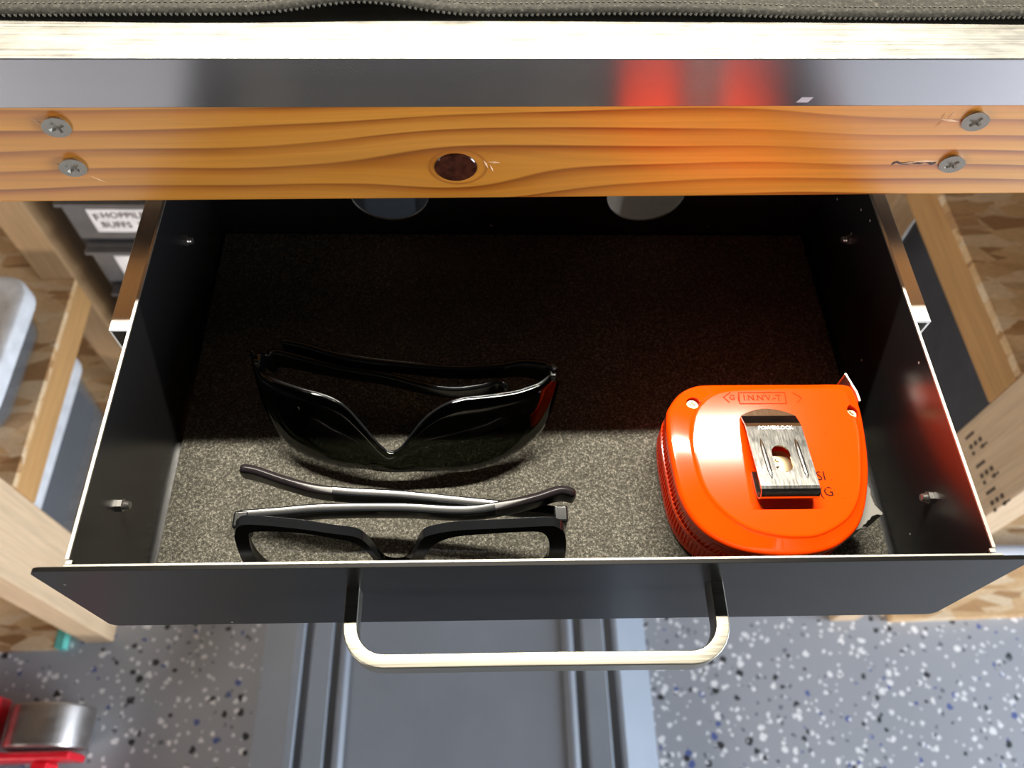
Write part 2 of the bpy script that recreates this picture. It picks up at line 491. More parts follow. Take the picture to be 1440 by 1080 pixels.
def plate(soup, outer, holes, fr, t0, t1):
    """flat plate with holes: fr(a, b, t) -> 3D"""
    v, f = filled(outer, holes)
    n = len(v)
    V = [fr(a, b, t0) for a, b in v] + [fr(a, b, t1) for a, b in v]
    F = [tuple(reversed(g)) for g in f] + [tuple(i + n for i in g) for g in f]
    k = 0
    for lp in [outer] + holes:
        m = len(lp)
        for i in range(m):
            a, b2 = k + i, k + (i + 1) % m
            F.append((a, b2, b2 + n, a + n))
        k += m
    soup.add(V, F)

def text_mesh(txt, size, depth):
    c = bpy.data.curves.new('t', 'FONT'); c.body = txt; c.size = size; c.extrude = depth
    c.align_x = 'CENTER'; c.align_y = 'CENTER'; c.resolution_u = 2
    o = link(bpy.data.objects.new('t', c))
    dg = bpy.context.evaluated_depsgraph_get(); dg.update()
    me = bpy.data.meshes.new_from_object(o.evaluated_get(dg))
    v = [tuple(p.co) for p in me.vertices]; f = [tuple(p.vertices) for p in me.polygons]
    bpy.data.objects.remove(o); bpy.data.curves.remove(c); bpy.data.meshes.remove(me)
    return v, f

def phillips(r, h, cr_=0.55, cw=0.16, depth=None, n=28):
    """countersunk head, axis +z, top at z=h with a real cross recess; returns (soup, cross floor soup)"""
    depth = depth or h * 0.8
    s = Soup()
    circ = [(r * math.cos(2 * math.pi * k / n), r * math.sin(2 * math.pi * k / n)) for k in range(n)]
    a, c = r * cr_, r * cw
    cross = [(a, -c), (a, c), (c * 1.2, c * 1.2), (c, a), (-c, a), (-c * 1.2, c * 1.2), (-a, c), (-a, -c), (-c * 1.2, -c * 1.2), (-c, -a), (c, -a), (c * 1.2, -c * 1.2)]
    v, f = filled(circ, [cross])
    s.add([(x, y, h) for x, y in v], f)
    s.add([(x, y, h) for x, y in circ] + [(x * 0.6, y * 0.6, h - r * 0.7) for x, y in circ], [(k, (k + 1) % n, (k + 1) % n + n, k + n) for k in range(n)])
    m = len(cross)
    s.add([(x, y, h) for x, y in cross] + [(x * 0.75, y * 0.75, h - depth) for x, y in cross] + [(0, 0, h - depth * 1.3)],
          [(k, (k + 1) % m, (k + 1) % m + m, k + m) for k in range(m)] + [(m + k, m + (k + 1) % m, 2 * m) for k in range(m)])
    return s

# ------------------------------------------------------------------ setting
o = box('floor', (-2.4, 2.4, -2.2, 1.35, -0.05, 0.0), FLOOR); o['kind'] = 'structure'
o = box('wall_back', (-2.4, 2.4, 1.35, 1.45, -0.05, 2.3), WALLM); o['kind'] = 'structure'

# ------------------------------------------------------------------ workbench (its own frame: x along the front, y inwards, z up from the floor)
YB, DE = 0.15715, 0.01863
bench = thing('workbench', 'wooden workbench with varnished pine front rail and aluminium edge, OSB shelves below', 'workbench', (0, YB, 0), DE)
def ly(Y, X): return Y - YB - DE * X
box('front_rail', (-1.15, 1.15, 0.0, 0.040, 0.012 + H, 0.0632 + H), PINE, bench, bevel=0.0022, seg=3)['label'] = 'varnished knotty pine front rail'
s = Soup()
s.add([(-1.15, y, z + H) for y, z in ((-0.003, 0.0632), (0.0, 0.0632), (0.0, 0.0812), (0.030, 0.0812), (0.030, 0.0842), (-0.003, 0.0842))] +
      [(1.15, y, z + H) for y, z in ((-0.003, 0.0632), (0.0, 0.0632), (0.0, 0.0812), (0.030, 0.0812), (0.030, 0.0842), (-0.003, 0.0842))],
      [(0, 1, 7, 6), (1, 2, 8, 7), (2, 3, 9, 8), (3, 4, 10, 9), (4, 5, 11, 10), (5, 0, 6, 11), (0, 5, 4, 3, 2, 1), (6, 7, 8, 9, 10, 11)])
o = mk('edge_angle', s.v, s.f, ALU_FACE, bench, bevel=0.0006)
o.data.materials.append(ALU_TOP)
for p in o.data.polygons:
    if p.normal.z > 0.9: p.material_index = 1
o['label'] = 'brushed aluminium edge angle'
box('tabletop', (-1.15, 1.15, 0.0005, 0.62, 0.0634 + H, 0.0810 + H), PLY, bench)
# knot set into the rail face
s = Soup()
L = []
for rr, dy in ((1.0, 0.0010), (1.0, -0.0003), (0.95, -0.0007), (0.6, -0.0006), (0.05, -0.0007)):
    L.append([(-0.0303 + 0.0087 * rr * math.cos(2 * math.pi * k / 40), dy, 0.0308 + H + 0.0074 * rr * math.sin(2 * math.pi * k / 40)) for k in range(40)])
rings(s, L)
mk('knot', s.v, s.f, KNOT, bench, smooth=True)['label'] = 'dark reddish brown knot'
# four countersunk screws
sc = phillips(0.0050, 0.0, 0.58, 0.15, 0.0011)
for i, (x, z, axd, tilt, roll) in enumerate(((-0.1785, 0.0531, 60, 13, 20), (-0.1812, 0.0329, 60, 13, 40), (0.1749, 0.0542, 120, 13, 65), (0.1771, 0.0318, 120, 13, 55))):
    R = Matrix.Rotation(math.radians(90), 4, 'X')
    a = Vector((math.cos(math.radians(axd)), 0, math.sin(math.radians(axd))))
    R = Matrix.Rotation(math.radians(tilt if x < 0 else -tilt), 4, a) @ R @ Matrix.Rotation(math.radians(roll), 4, 'Z')
    bm = bmesh.new()
    vs = [bm.verts.new(v) for v in sc.v]
    for f in sc.f: bm.faces.new([vs[k] for k in f])
    bmesh.ops.remove_doubles(bm, verts=bm.verts, dist=1e-6)
    bmesh.ops.recalc_face_normals(bm, faces=bm.faces)
    bmesh.ops.transform(bm, matrix=R, verts=bm.verts)
    so = fin('screw', bm, SCREWM, bench, smooth=True, angle=30)
    so.location = (x, -0.0016, z + H)
random.seed(4)
s = Soup()
def sliver(x0, z0, x1, z1, wd):
    p, q = Vector((x0, 0, z0 + H)), Vector((x1, 0, z1 + H)); n = Vector((-(q - p).z, 0, (q - p).x)).normalized() * wd
    m_ = (p + q) / 2
    s.add([p, m_ + n, q, m_ - n, m_ + Vector((0, -0.0004, 0))], [(0, 1, 4), (1, 2, 4), (2, 3, 4), (3, 0, 4)])
for x0, z0, x1, z1, wd in ((0.1700, 0.0530, 0.1605, 0.0545, 0.0006), (0.1640, 0.0540, 0.1648, 0.0585, 0.0004), (0.1625, 0.0538, 0.1608, 0.0505, 0.0004), (0.1612, 0.0540, 0.1615, 0.0580, 0.0003),
                           (0.1725, 0.0325, 0.1590, 0.0322, 0.0007), (0.1640, 0.0322, 0.1540, 0.0310, 0.0005), (-0.1830, 0.0530, -0.1868, 0.0560, 0.0007), (-0.1800, 0.0495, -0.1840, 0.0520, 0.0006),
                           (-0.1855, 0.0325, -0.1885, 0.0345, 0.0006), (-0.1830, 0.0290, -0.1860, 0.0305, 0.0005), (-0.1775, 0.0275, -0.1720, 0.0235, 0.0003), (-0.0175, 0.0335, -0.0120, 0.0330, 0.0005), (-0.0190, 0.0345, -0.0172, 0.0300, 0.0005), (-0.0165, 0.0320, -0.0150, 0.0280, 0.0004)):
    sliver(x0, z0, x1, z1, wd)
mk('splinters', s.v, s.f, SPLINT, bench, kind='stuff')
s = Soup()
random.seed(8)
up_ = [(0.1520 + 0.0017 * k, 0.0312 + 0.0004 * math.sin(k * 1.7) + 0.0007 + 0.0004 * random.random()) for k in range(12)]
dn_ = [(x, z - 0.0009 - 0.0007 * random.random()) for x, z in reversed(up_)]
P_ = up_ + dn_
s.add([(x, -0.0001, z + H) for x, z in P_] + [(x, 0.0004, z + H) for x, z in P_], [tuple(range(24))] + [(k, (k + 1) % 24, (k + 1) % 24 + 24, k + 24) for k in range(24)])
mk('grain_split', s.v, s.f, KNOT, bench)['label'] = 'dark split in the grain beside a screw'
s = Soup(); s.add([(0.0985, -0.0031, 0.0652 + H), (0.1030, -0.0031, 0.0652 + H), (0.1045, -0.0031, 0.0676 + H), (0.1000, -0.0031, 0.0676 + H)], [(0, 1, 2, 3)])
mk('sticker_scrap', s.v, s.f, plain('pale_paper_scrap', (0.46, 0.42, 0.44), 0.6), bench)
# posts, rails and shelves
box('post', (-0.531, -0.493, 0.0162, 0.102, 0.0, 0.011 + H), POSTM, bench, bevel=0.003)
box('post', (-0.535, -0.493, 0.3675, 0.452, 0.0, 0.063 + H), POST_SHADED, bench, bevel=0.003)
box('post', (0.440, 0.478, 0.3545, 0.440, 0.0, 0.063 + H), POST_SHADED, bench, bevel=0.003)
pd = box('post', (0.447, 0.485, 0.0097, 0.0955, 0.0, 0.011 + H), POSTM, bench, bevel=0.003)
pd['label'] = 'post with dark lumber grade stamps'
s = Soup()
random.seed(11)
def stamp(z, y, hz, hy):
    s.add([(0.4467, y - hy, z - hz), (0.4467, y + hy, z - hz), (0.4467, y + hy, z + hz), (0.4467, y - hy, z + hz)], [(0, 1, 2, 3)])
for k, (yc, zc) in enumerate(((0.077, -0.395), (0.047, -0.395), (0.020, -0.395))):
    zc += H
    stamp(zc, yc + 0.006, 0.0075, 0.0016)
    for q in range(3):
        stamp(zc + 0.012 - 0.008 * q, yc - 0.004, 0.0026, 0.0022)
        if q != 1: stamp(zc + 0.012 - 0.008 * q, yc - 0.011, 0.0022, 0.0018)
    stamp(zc + 0.014, yc - 0.011, 0.006, 0.0009)
st = mk('grade_stamp', s.v, s.f, STAMP, pd); st['label'] = 'dark ink lumber grade stamp'
box('shelf_rail', (-0.511, -0.493, 0.102, 0.3675, -0.543 + H, -0.503 + H), RAILM, bench, bevel=0.0015)
box('shelf_rail', (0.447, 0.465, 0.0955, 0.3545, -0.355 + H, -0.312 + H), RAILM, bench, bevel=0.0015)
s = Soup(); plate(s, [(-1.05, 0.015), (-0.5315, 0.015), (-0.5315, 0.1025), (-0.493, 0.1025), (-0.493, 0.367), (-0.5355, 0.367), (-0.5355, 0.56), (-1.05, 0.56)], [], lambda a, b_, t: (a, b_, t), -0.5025 + H, -0.495 + H)
mk('shelf', s.v, s.f, OSB, bench)
s = Soup(); plate(s, [(0.4855, 0.012), (1.05, 0.012), (1.05, 0.56), (0.4785, 0.56), (0.4785, 0.354), (0.447, 0.354), (0.447, 0.0965), (0.4855, 0.0965)], [], lambda a, b_, t: (a, b_, t), -0.3115 + H, -0.303 + H)
mk('shelf', s.v, s.f, OSB, bench)
lo = box('shelf', (-1.10, -0.550, 0.0085, 0.50, 0.0, 0.015), OSB, bench)
mt = box('paint_mark', (-0.5600, -0.5496, 0.0082, 0.044, 0.0005, 0.0155), MINT, lo); mt['label'] = 'mint green painted end'
box('shelf', (0.528, 1.10, 0.0060, 0.50, 0.0, 0.015), OSB, bench)

# ------------------------------------------------------------------ mat on the bench
mat0 = thing('bench_mat', 'grey leather-like mat with a stitched edge lying along the aluminium bench edge', 'mat', (0, YB, 0.0845 + H), DE)
def lift(x):
    return 0.0042 * math.exp(-((x + 0.062) / 0.026) ** 2) + 0.0006 * math.sin(x * 38) + 0.0006
def edge_y(x): return 0.0185 + 0.0006 * math.sin(x * 21 + 1) + 0.0022 * math.exp(-((x + 0.062) / 0.026) ** 2)
s = Soup(); nx = 240
prof = [(0.0030, 0.0), (0.0008, 0.0006), (0.0, 0.0016), (0.0005, 0.0026), (0.0016, 0.0031), (0.0030, 0.0031), (0.0042, 0.0027), (0.0050, 0.0025), (0.012, 0.0026), (0.03, 0.0027), (0.10, 0.0027), (0.55, 0.0027), (0.55, 0.0)]
L = []
for i in range(nx + 1):
    x = -0.9 + 1.8 * i / nx if abs(i - nx / 2) > 1e9 else -0.6 + 1.2 * i / nx
    lf = lift(x); ey = edge_y(x)
    L.append([(x, ey + dy, dz + max(0.0, lf * math.exp(-(dy / 0.03) ** 2))) for dy, dz in prof])
rings(s, L)
mk('mat_sheet', s.v, s.f, MATM, mat0, smooth=True, angle=60)
s = Soup()
nst = 260
for i in range(nst):
    x = -0.26 + 0.52 * (i + 0.5) / nst
    ey = edge_y(x); lf = lift(x)
    for (dy, dz, ln) in ((0.0003, 0.0009, 0.0012), (0.0040, 0.0030, 0.0006)):
        c = Vector((x, ey + dy, dz + lf))
        s.add([c + Vector((-0.0007, 0, -0.0003)), c + Vector((0.0003, -0.0003, -ln * 0.6)), c + Vector((0.0007, 0, 0.0003)), c + Vector((-0.0002, -0.0002, ln * 0.6)), c + Vector((0, -0.0006, 0.0004))],
              [(0, 1, 4), (1, 2, 4), (2, 3, 4), (3, 0, 4)])
mk('edge_stitching', s.v, s.f, STITCH, mat0, kind='stuff')

# ------------------------------------------------------------------ drawer
ZF = -0.0687
dr = thing('drawer', 'black sheet-steel drawer pulled out under the pine bench rail', 'drawer', (0, 0.1, H + ZF))
DO = (0, -0.1, -ZF)                                  # drawer coordinates -> thing frame
def D(name, soup, mat, **kw): return mk(name, soup.v, soup.f, mat, dr, off=DO, **kw)
s = Soup(); s.box(-0.160, 0.160, 0.0002, 0.208, ZF, ZF + 0.001); D('base', s, BLACK)
for sx in (-1, 1):
    s = Soup()
    y0 = 0.0018
    a, b2 = (0.159 * sx, 0.160 * sx)
    x0, x1 = min(a, b2), max(a, b2)
    # side sheet with a small return lip at the front corner
    s.box(x0, x1, y0 + 0.002, 0.2080, ZF, 0.0)
    q = [(sx * 0.160, y0 + 0.002), (sx * 0.1595, y0 + 0.0006), (sx * 0.1582, y0), (sx * 0.1575, y0 + 0.0010), (sx * 0.1588, y0 + 0.0014), (sx * 0.159, y0 + 0.002)]
    rings(s, [[(x, y, ZF) for x, y in q], [(x, y, 0.0) for x, y in q]])
    sp_ = D('side_panel', s, BLACK)
    s = Soup(); s.box(x0 - 0.0001, x1 + 0.0001, y0 + 0.002, 0.2080, -0.0001, 0.0006)
    s.box(min(sx * 0.1576, sx * 0.1596), max(sx * 0.1576, sx * 0.1596), y0 + 0.0003, y0 + 0.0016, -0.0001, 0.0006)
    D('rim', s, RIMM)['label'] = 'bright bare metal rim'
s = Soup()
circ = lambda cx: [(cx + 0.0203 * math.cos(2 * math.pi * k / 40), -0.0352 + 0.0203 * math.sin(2 * math.pi * k / 40)) for k in range(40)]
plate(s, [(-0.159, ZF + 0.001), (0.159, ZF + 0.001), (0.159, -0.001), (-0.159, -0.001)], [circ(-0.0668), circ(0.0655)], lambda a, b_, t: (a, t, b_), 0.2070, 0.2080)
D('back_panel', s, BLACK)['label'] = 'back panel with two round holes'
s = Soup()
fp = []
for cx, cz, st_ in ((0.1665, -0.0006, 0), (-0.1655, 0.0004, 90), (-0.1655, -0.0620, 180), (0.1665, -0.0645, 270)):
    for k in range(7):
        t = math.radians(st_ + 15 * k); fp.append((cx + 0.004 * math.cos(t), cz + 0.004 * math.sin(t)))
plate(s, fp, [], lambda a, b_, t: (a, t, b_), -0.0016, 0.0000)
D('front_panel', s, PANEL, bevel=0.0004)
s = Soup(); s.add([(-0.158, 0.0001, 0.0022), (0.160, 0.0001, 0.0014), (0.160, 0.0007, 0.0014), (-0.158, 0.0007, 0.0022), (-0.158, 0.0001, 0.0042), (0.160, 0.0001, 0.0033), (0.160, 0.0007, 0.0033), (-0.158, 0.0007, 0.0042)], BOXF); D('rim', s, RIMM)['label'] = 'bright bare metal rim'
# bar handle
path = [(-0.0664, -0.0014, -0.0225), (-0.0664, -0.0150, -0.0225)]
for k in range(1, 9):
    t = math.radians(90 * k / 8); path.append((-0.0664 + 0.0122 * (1 - math.cos(t)), -0.0150 - 0.0122 * math.sin(t), -0.0225))
path += [(-0.045, -0.02725, -0.0225), (0.0, -0.02735, -0.0225), (0.042, -0.02765, -0.0225)]
for k in range(0, 9):
    t = math.radians(90 * k / 8); path.append((0.0523 + 0.0125 * math.sin(t), -0.0278 + 0.0125 * (1 - math.cos(t)), -0.0225))
path += [(0.0648, -0.0014, -0.0225)]
s = Soup()
sweep(s, path, lambda i, t: rrect(0.00245, 0.0045, 0.0005, 2))
D('bar_handle', s, HANDLEM, smooth=True, angle=50)['label'] = 'gunmetal bar handle'
# slides on both sides: channel section, open front end
for sx in (-1, 1):
    s = Soup()
    xi, xo, t = 0.1615, 0.1720, 0.0011
    zt, zb = -0.0075, -0.0420
    prof = [(xi, zt), (xo, zt), (xo, zb), (xi, zb), (xi, zb + t), (xo - t, zb + t), (xo - t, zt - t), (xi, zt - t)]
    n = len(prof)
    for yy in (0.1065 if sx > 0 else 0.1025, 0.46): s.v += [(sx * x, yy, z) for x, z in prof]
    s.f += [(k, (k + 1) % n, (k + 1) % n + n, k + n) for k in range(n)] + [(0, 1, 6, 7), (1, 2, 5, 6), (2, 3, 4, 5), (8, 9, 14, 15), (9, 10, 13, 14), (10, 11, 12, 13)]
    D('slide_rail', s, STEEL, bevel=0.0002)
    s = Soup(); s.box(min(sx * 0.1602, sx * 0.1614), max(sx * 0.1602, sx * 0.1614), 0.09, 0.30, -0.036, -0.0125)
    D('inner_slide', s, STEEL)
# bolts through the sides
s0 = Soup()
rings(s0, [[(0.0, a, b_) for a, b_ in ell(0.0026, 0.0026, 6)], [(0.0016, a, b_) for a, b_ in ell(0.0026, 0.0026, 6)]])
rings(s0, [[(x, a, b_) for a, b_ in ell(r, r, 12)] for x, r in ((0.0016, 0.0016), (0.0021, 0.0019), (0.0026, 0.0015), (0.0031, 0.0018), (0.0036, 0.0014), (0.0040, 0.0015), (0.0043, 0.0010))])
first = None
for (x, y, z) in ((-0.159, 0.0337, -0.0256), (-0.159, 0.1660, -0.0256), (0.159, 0.0337, -0.0260), (0.159, 0.1680, -0.0256)):
    if first is None:
        first = mk('bolt', s0.v, s0.f, BOLTM, dr, smooth=True, angle=40); bo = first
    else:
        bo = first.copy(); COL.objects.link(bo)
    bo.location = (x + DO[0], y + DO[1], z + DO[2])
    bo.rotation_euler = (0, 0, 0 if x < 0 else math.pi)

# ------------------------------------------------------------------ felt liner
ZL = -0.0657
o = box('drawer_liner', (-0.1570, 0.1570, 0.0020, 0.2060, H + ZF + 0.0011, H + ZL), FELT, origin=(0, 0.1, H + ZF + 0.0011))
tag(o, 'flecked charcoal felt liner covering the bottom of the drawer', 'liner')

# ------------------------------------------------------------------ tape measure
TC = Vector((0.1035, 0.0545, 0))
tm = thing('tape_measure', 'bright orange tape measure with steel belt clip lying in the drawer', 'tape measure', (TC.x, TC.y, H + ZL))
TO = (-TC.x, -TC.y, -ZL)
TOP = [(0.0604, 0.0775), (0.0625, 0.0821), (0.0667, 0.0874), (0.0715, 0.0906), (0.0778, 0.0923), (0.0908, 0.0925), (0.1062, 0.0925), (0.1228, 0.0925), (0.1405, 0.0925), (0.1446, 0.0910), (0.1459, 0.0866), (0.1460, 0.0780), (0.1448, 0.0655), (0.1427, 0.0531), (0.1396, 0.0422), (0.136, 0.0331), (0.1315, 0.0259), (0.1255, 0.0206), (0.1186, 0.0168), (0.1096, 0.0147), (0.0993, 0.0142), (0.088, 0.0152), (0.0782, 0.0180), (0.07, 0.0232), (0.0645, 0.0302), (0.0611, 0.0397), (0.0598, 0.0526), (0.0594, 0.0663)]
PLT = [(0.0898, 0.0881), (0.0791, 0.0849), (0.072, 0.0776), (0.0691, 0.0685), (0.0683, 0.0585), (0.0695, 0.0451), (0.0725, 0.0368), (0.0782, 0.0295), (0.0858, 0.0241), (0.0954, 0.0213), (0.1037, 0.0204), (0.1131, 0.0211), (0.1227, 0.0254), (0.1291, 0.0307), (0.1345, 0.0398), (0.1383, 0.0531), (0.1412, 0.0679), (0.1405, 0.0810), (0.1380, 0.0880), (0.1200, 0.0890)]
NA = 144
def polar(poly):
    P = [Vector((p[0], p[1], 0)) for p in catmull([(x, y, 0) for x, y in poly], 8, True)]
    out = []
    for k in range(NA):
        a = 2 * math.pi * k / NA; d = Vector((math.cos(a), math.sin(a), 0)); best = None
        for i in range(len(P)):
            p, q = P[i] - TC, P[(i + 1) % len(P)] - TC
            den = d.x * (q.y - p.y) - d.y * (q.x - p.x)
            if abs(den) < 1e-12: continue
            t = (p.x * (q.y - p.y) - p.y * (q.x - p.x)) / den
            u = (p.x * d.y - p.y * d.x) / den
            if t > 0 and -1e-6 <= u <= 1 + 1e-6: best = t if best is None else max(best, t)
        out.append(best)
    return out
RT, RP = polar(TOP), polar(PLT)
def ring(rad, z): return [(TC.x + r * math.cos(2 * math.pi * k / NA), TC.y + r * math.sin(2 * math.pi * k / NA), z) for k, r in enumerate(rad)]
def mixr(t, ins=0.0): return [RT[k] + (RP[k] - RT[k]) * t - ins for k in range(NA)]
zs = -0.0498
s = Soup()
rings(s, [ring(mixr(0, 0.003), zs + 0.0002), ring(mixr(0, -0.0002), zs + 0.0002), ring(mixr(0, -0.0002), zs + 0.0014), ring(mixr(0, 0.0006), zs + 0.0016), ring(mixr(0, 0.0004), -0.0405), ring(mixr(0, -0.0003), -0.0398), ring(mixr(0, -0.0004), -0.0375),
          ring(mixr(0, -0.0001), -0.0366), ring(mixr(0, 0.0005), -0.0359), ring(mixr(0, 0.0012), -0.0354), ring(mixr(0.15, 0.0012), -0.03515), ring(mixr(0.85, 0.0002), -0.0336), ring(mixr(1.0, -0.0003), -0.03325), ring(mixr(1.0), -0.0328), ring(mixr(1.0, 0.0005), -0.0325), ring(mixr(1.0, 0.0012), -0.0325), ring([r * 0.7 for r in RP], -0.0325), ring([r * 0.35 for r in RP], -0.0325), ring([r * 0.02 for r in RP], -0.0325)], True, True)
mk('upper_shell', s.v, s.f, ORANGE, tm, smooth=True, off=TO, angle=60)
us = tm.children[-1]
cs = Soup()
for px_, py_ in ((0.0719, 0.0822), (0.1412, 0.0772)):
    rings(cs, [[(px_ + a, py_ + b_, z) for a, b_ in ell(0.0030, 0.0030, 24)] for z in (-0.0372, -0.0300)])
ct = mk('cutter', cs.v, cs.f, ORANGE, tm, off=TO)
us.modifiers.clear()
bo_ = us.modifiers.new('pits', 'BOOLEAN'); bo_.operation = 'DIFFERENCE'; bo_.object = ct; bo_.solver = 'EXACT'
dg = bpy.context.evaluated_depsgraph_get(); dg.update()
me2 = bpy.data.meshes.new_from_object(us.evaluated_get(dg))
us.modifiers.clear(); us.data = me2
for p in me2.polygons: p.use_smooth = True
me2.set_sharp_from_angle(angle=math.radians(50))
wn = us.modifiers.new('wn', 'WEIGHTED_NORMAL'); wn.keep_sharp = True
bpy.data.objects.remove(ct)
s = Soup()
rings(s, [ring(mixr(0, 0.004), ZL), ring(mixr(0, 0.0012), ZL + 0.0004), ring(mixr(0, 0.0004), ZL + 0.0016), ring(mixr(0, 0.0004), -0.0610), ring(mixr(0, 0.0008), -0.0605), ring(mixr(0, 0.0006), zs - 0.0016), ring(mixr(0, -0.0002), zs - 0.0013), ring(mixr(0, -0.0002), zs - 0.0001), ring(mixr(0, 0.003), zs - 0.0001)])
mk('lower_shell', s.v, s.f, ORANGE, tm, smooth=True, off=TO, angle=42)
s = Soup()
# slanted grip ribs round the back and bottom
tot = 0.0; k = 0.0
a = math.radians(128)
while a < math.radians(338):
    i0 = int(a / (2 * math.pi) * NA) % NA; fr_ = a / (2 * math.pi) * NA - int(a / (2 * math.pi) * NA)
    r = RT[i0] * (1 - fr_) + RT[(i0 + 1) % NA] * fr_
    for (z0, z1, sl) in ((zs + 0.0018, -0.0402, 0.0009), (-0.0604, zs - 0.0018, -0.0009)):
        d = Vector((math.cos(a), math.sin(a), 0))
        i1 = (i0 + 1) % NA; i_1 = i0
        tg = (Vector((RT[i1] * math.cos(2 * math.pi * i1 / NA), RT[i1] * math.sin(2 * math.pi * i1 / NA), 0)) - Vector((RT[i_1] * math.cos(2 * math.pi * i_1 / NA), RT[i_1] * math.sin(2 * math.pi * i_1 / NA), 0))).normalized()
        nr = Vector((tg.y, -tg.x, 0))
        c = TC + d * r
        p0 = c - nr * 0.0010 + Vector((0, 0, z0)); p1 = c - nr * 0.0010 + tg * sl + Vector((0, 0, z1))
        w_ = tg * 0.00048; hgt = nr * 0.0011
        s.add([p0 - w_, p0 + w_, p1 + w_, p1 - w_, p0 + hgt - w_ * 0.4, p0 + hgt + w_ * 0.4, p1 + hgt + w_ * 0.4, p1 + hgt - w_ * 0.4], BOXF)
    a += 0.0020 / r
mk('grip_ribs', s.v, s.f, ORANGE, tm, off=TO, kind='stuff')
# belt clip
s = Soup()
XL, XR, ZP = 0.0906, 0.1144, -0.0282
slot = []
for k in range(24):
    t = 2 * math.pi * k / 24
    slot.append((0.1023 + 0.0038 * math.cos(t), 0.0513 + (0.0026 if math.sin(t) >= 0 else -0.0026) + 0.0038 * math.sin(t)))
# shear so the slot follows the clip
y_hi, y_lo = 0.0672, 0.0388
v2, f2 = filled([(XL, y_lo), (XR, y_lo), (XR, y_hi), (XL, y_hi)], [slot])
def zc(y): return ZP + 0.0035 * (y_hi - y) / (y_hi - y_lo)
s.add([(x, y, zc(y)) for x, y in v2], f2)
prof = [(y_hi, zc(y_hi)), (0.0690, -0.0288), (0.0715, -0.0302), (0.0740, -0.0316)]
for (ya, za), (yb_, zb_) in zip(prof, prof[1:]):
    s.add([(XL, ya, za), (XR, ya, za), (XR, yb_, zb_), (XL, yb_, zb_)], [(0, 1, 2, 3)])
arc = [(XL + (XR - XL) * k / 12, 0.0740 + 0.0040 * math.sin(math.pi * k / 12) ** 0.8) for k in range(13)]
s.add([(x, y, -0.0316 - (y - 0.0740) * 0.20) for x, y in arc], [tuple(range(13))])
zl = zc(y_lo)
curl = [(y_lo, zl), (0.0376, zl - 0.0001), (0.0366, zl - 0.0005), (0.0358, zl - 0.0012), (0.0353, zl - 0.0021), (0.0351, zl - 0.0031), (0.0353, zl - 0.0042), (0.0360, zl - 0.0052), (0.0370, zl - 0.0059), (0.0385, zl - 0.0064), (0.0480, -0.0316)]
for (ya, za), (yb_, zb_) in zip(curl, curl[1:]):
    s.add([(XL, ya, za), (XR, ya, za), (XR, yb_, zb_), (XL, yb_, zb_)], [(0, 1, 2, 3)])
clip = mk('belt_clip', s.v, s.f, CLIPM, tm, off=TO, solid=0.0007, merge=2e-5)
clip['label'] = 'bent steel belt clip with a slot'
for cx in (0.0953, 0.1099):
    s = Soup()
    pp = [(cx + 0.0006 * k / 8, 0.0612 - 0.0196 * k / 8) for k in range(9)]
    sweep(s, [(x, y, zc(y) + 0.0001) for x, y in pp], lambda i, t: [(u * (0.35 + 0.65 * math.sin(math.pi * min(1, max(0, t * 1.0)) ) ** 0.4 if 0 < t < 1 else 0.2), v_ * (1 if 0 < t < 1 else 0.3)) for u, v_ in ell(0.0011, 0.0008, 10)])
    mk('clip_rib', s.v, s.f, CLIPM, clip, off=TO, smooth=True, angle=60)
s = Soup()
for txt, y, sz in (('STANLEY', 0.0697, 0.0026), ('POWERLOCK', 0.0664, 0.0024)):
    v, f = text_mesh(txt, sz, 0.00008)
    s.add([(0.1030 + p[0], y + p[1], (zc(y) if y < y_hi else -0.0282 - (y - y_hi) * 0.52) + 0.00042 + p[2] - p[1] * (0.45 if y > y_hi else 0.08)) for p in v], f)
mk('clip_stamp', s.v, s.f, plain('stamped_metal_lettering', (0.75, 0.74, 0.70), 0.35, 1.0), clip, off=TO)
# moulded marking: boxed characters between two arrow heads
s = Soup()
def bar(x0, y0, x1, y1, wd=0.00022, z=-0.03255, h=0.00018):
    p, q = Vector((x0, y0, z)), Vector((x1, y1, z)); n = Vector((-(q - p).y, (q - p).x, 0)).normalized() * wd
    k = Vector((0, 0, h))
    s.add([p - n, q - n, q + n, p + n, p - n + k, q - n + k, q + n + k, p + n + k], BOXF)
for a_ in ((0.0920, 0.0863, 0.1126, 0.0863), (0.0918, 0.0808, 0.1122, 0.0808), (0.0920, 0.0863, 0.0918, 0.0808), (0.1126, 0.0863, 0.1122, 0.0808),
           (0.0885, 0.0865, 0.0850, 0.0840), (0.0850, 0.0840, 0.0872, 0.0815), (0.1158, 0.0863, 0.1196, 0.0836), (0.1196, 0.0836, 0.1172, 0.0812), (0.0915, 0.0840, 0.0915, 0.0818)):
    bar(*a_)
v, f = text_mesh("I.N.N'V.-T", 0.0040, 0.0001)
s.add([(0.1021 + p[0], 0.0836 + p[1], -0.0324 + p[2]) for p in v], f)
v, f = text_mesh('G', 0.0036, 0.0001)
s.add([(0.0888 + p[0], 0.0838 + p[1], -0.0324 + p[2]) for p in v], f)
s.add([], [])
mk('moulded_marking', s.v, s.f, ORANGE_D, tm, off=TO)['label'] = 'moulded boxed characters between arrow heads'
s = Soup()
for txt, x, y, rz in (('SI', 0.1196, 0.0462, 0.0), ('(G', 0.1202, 0.0392, 0.0)):
    v, f = text_mesh(txt, 0.0058, 0.00005)
    random.seed(5)
    f = [g for g in f if random.random() < 0.7]
    s.add([(x + p[0], y + p[1], -0.03242 + p[2]) for p in v], f)
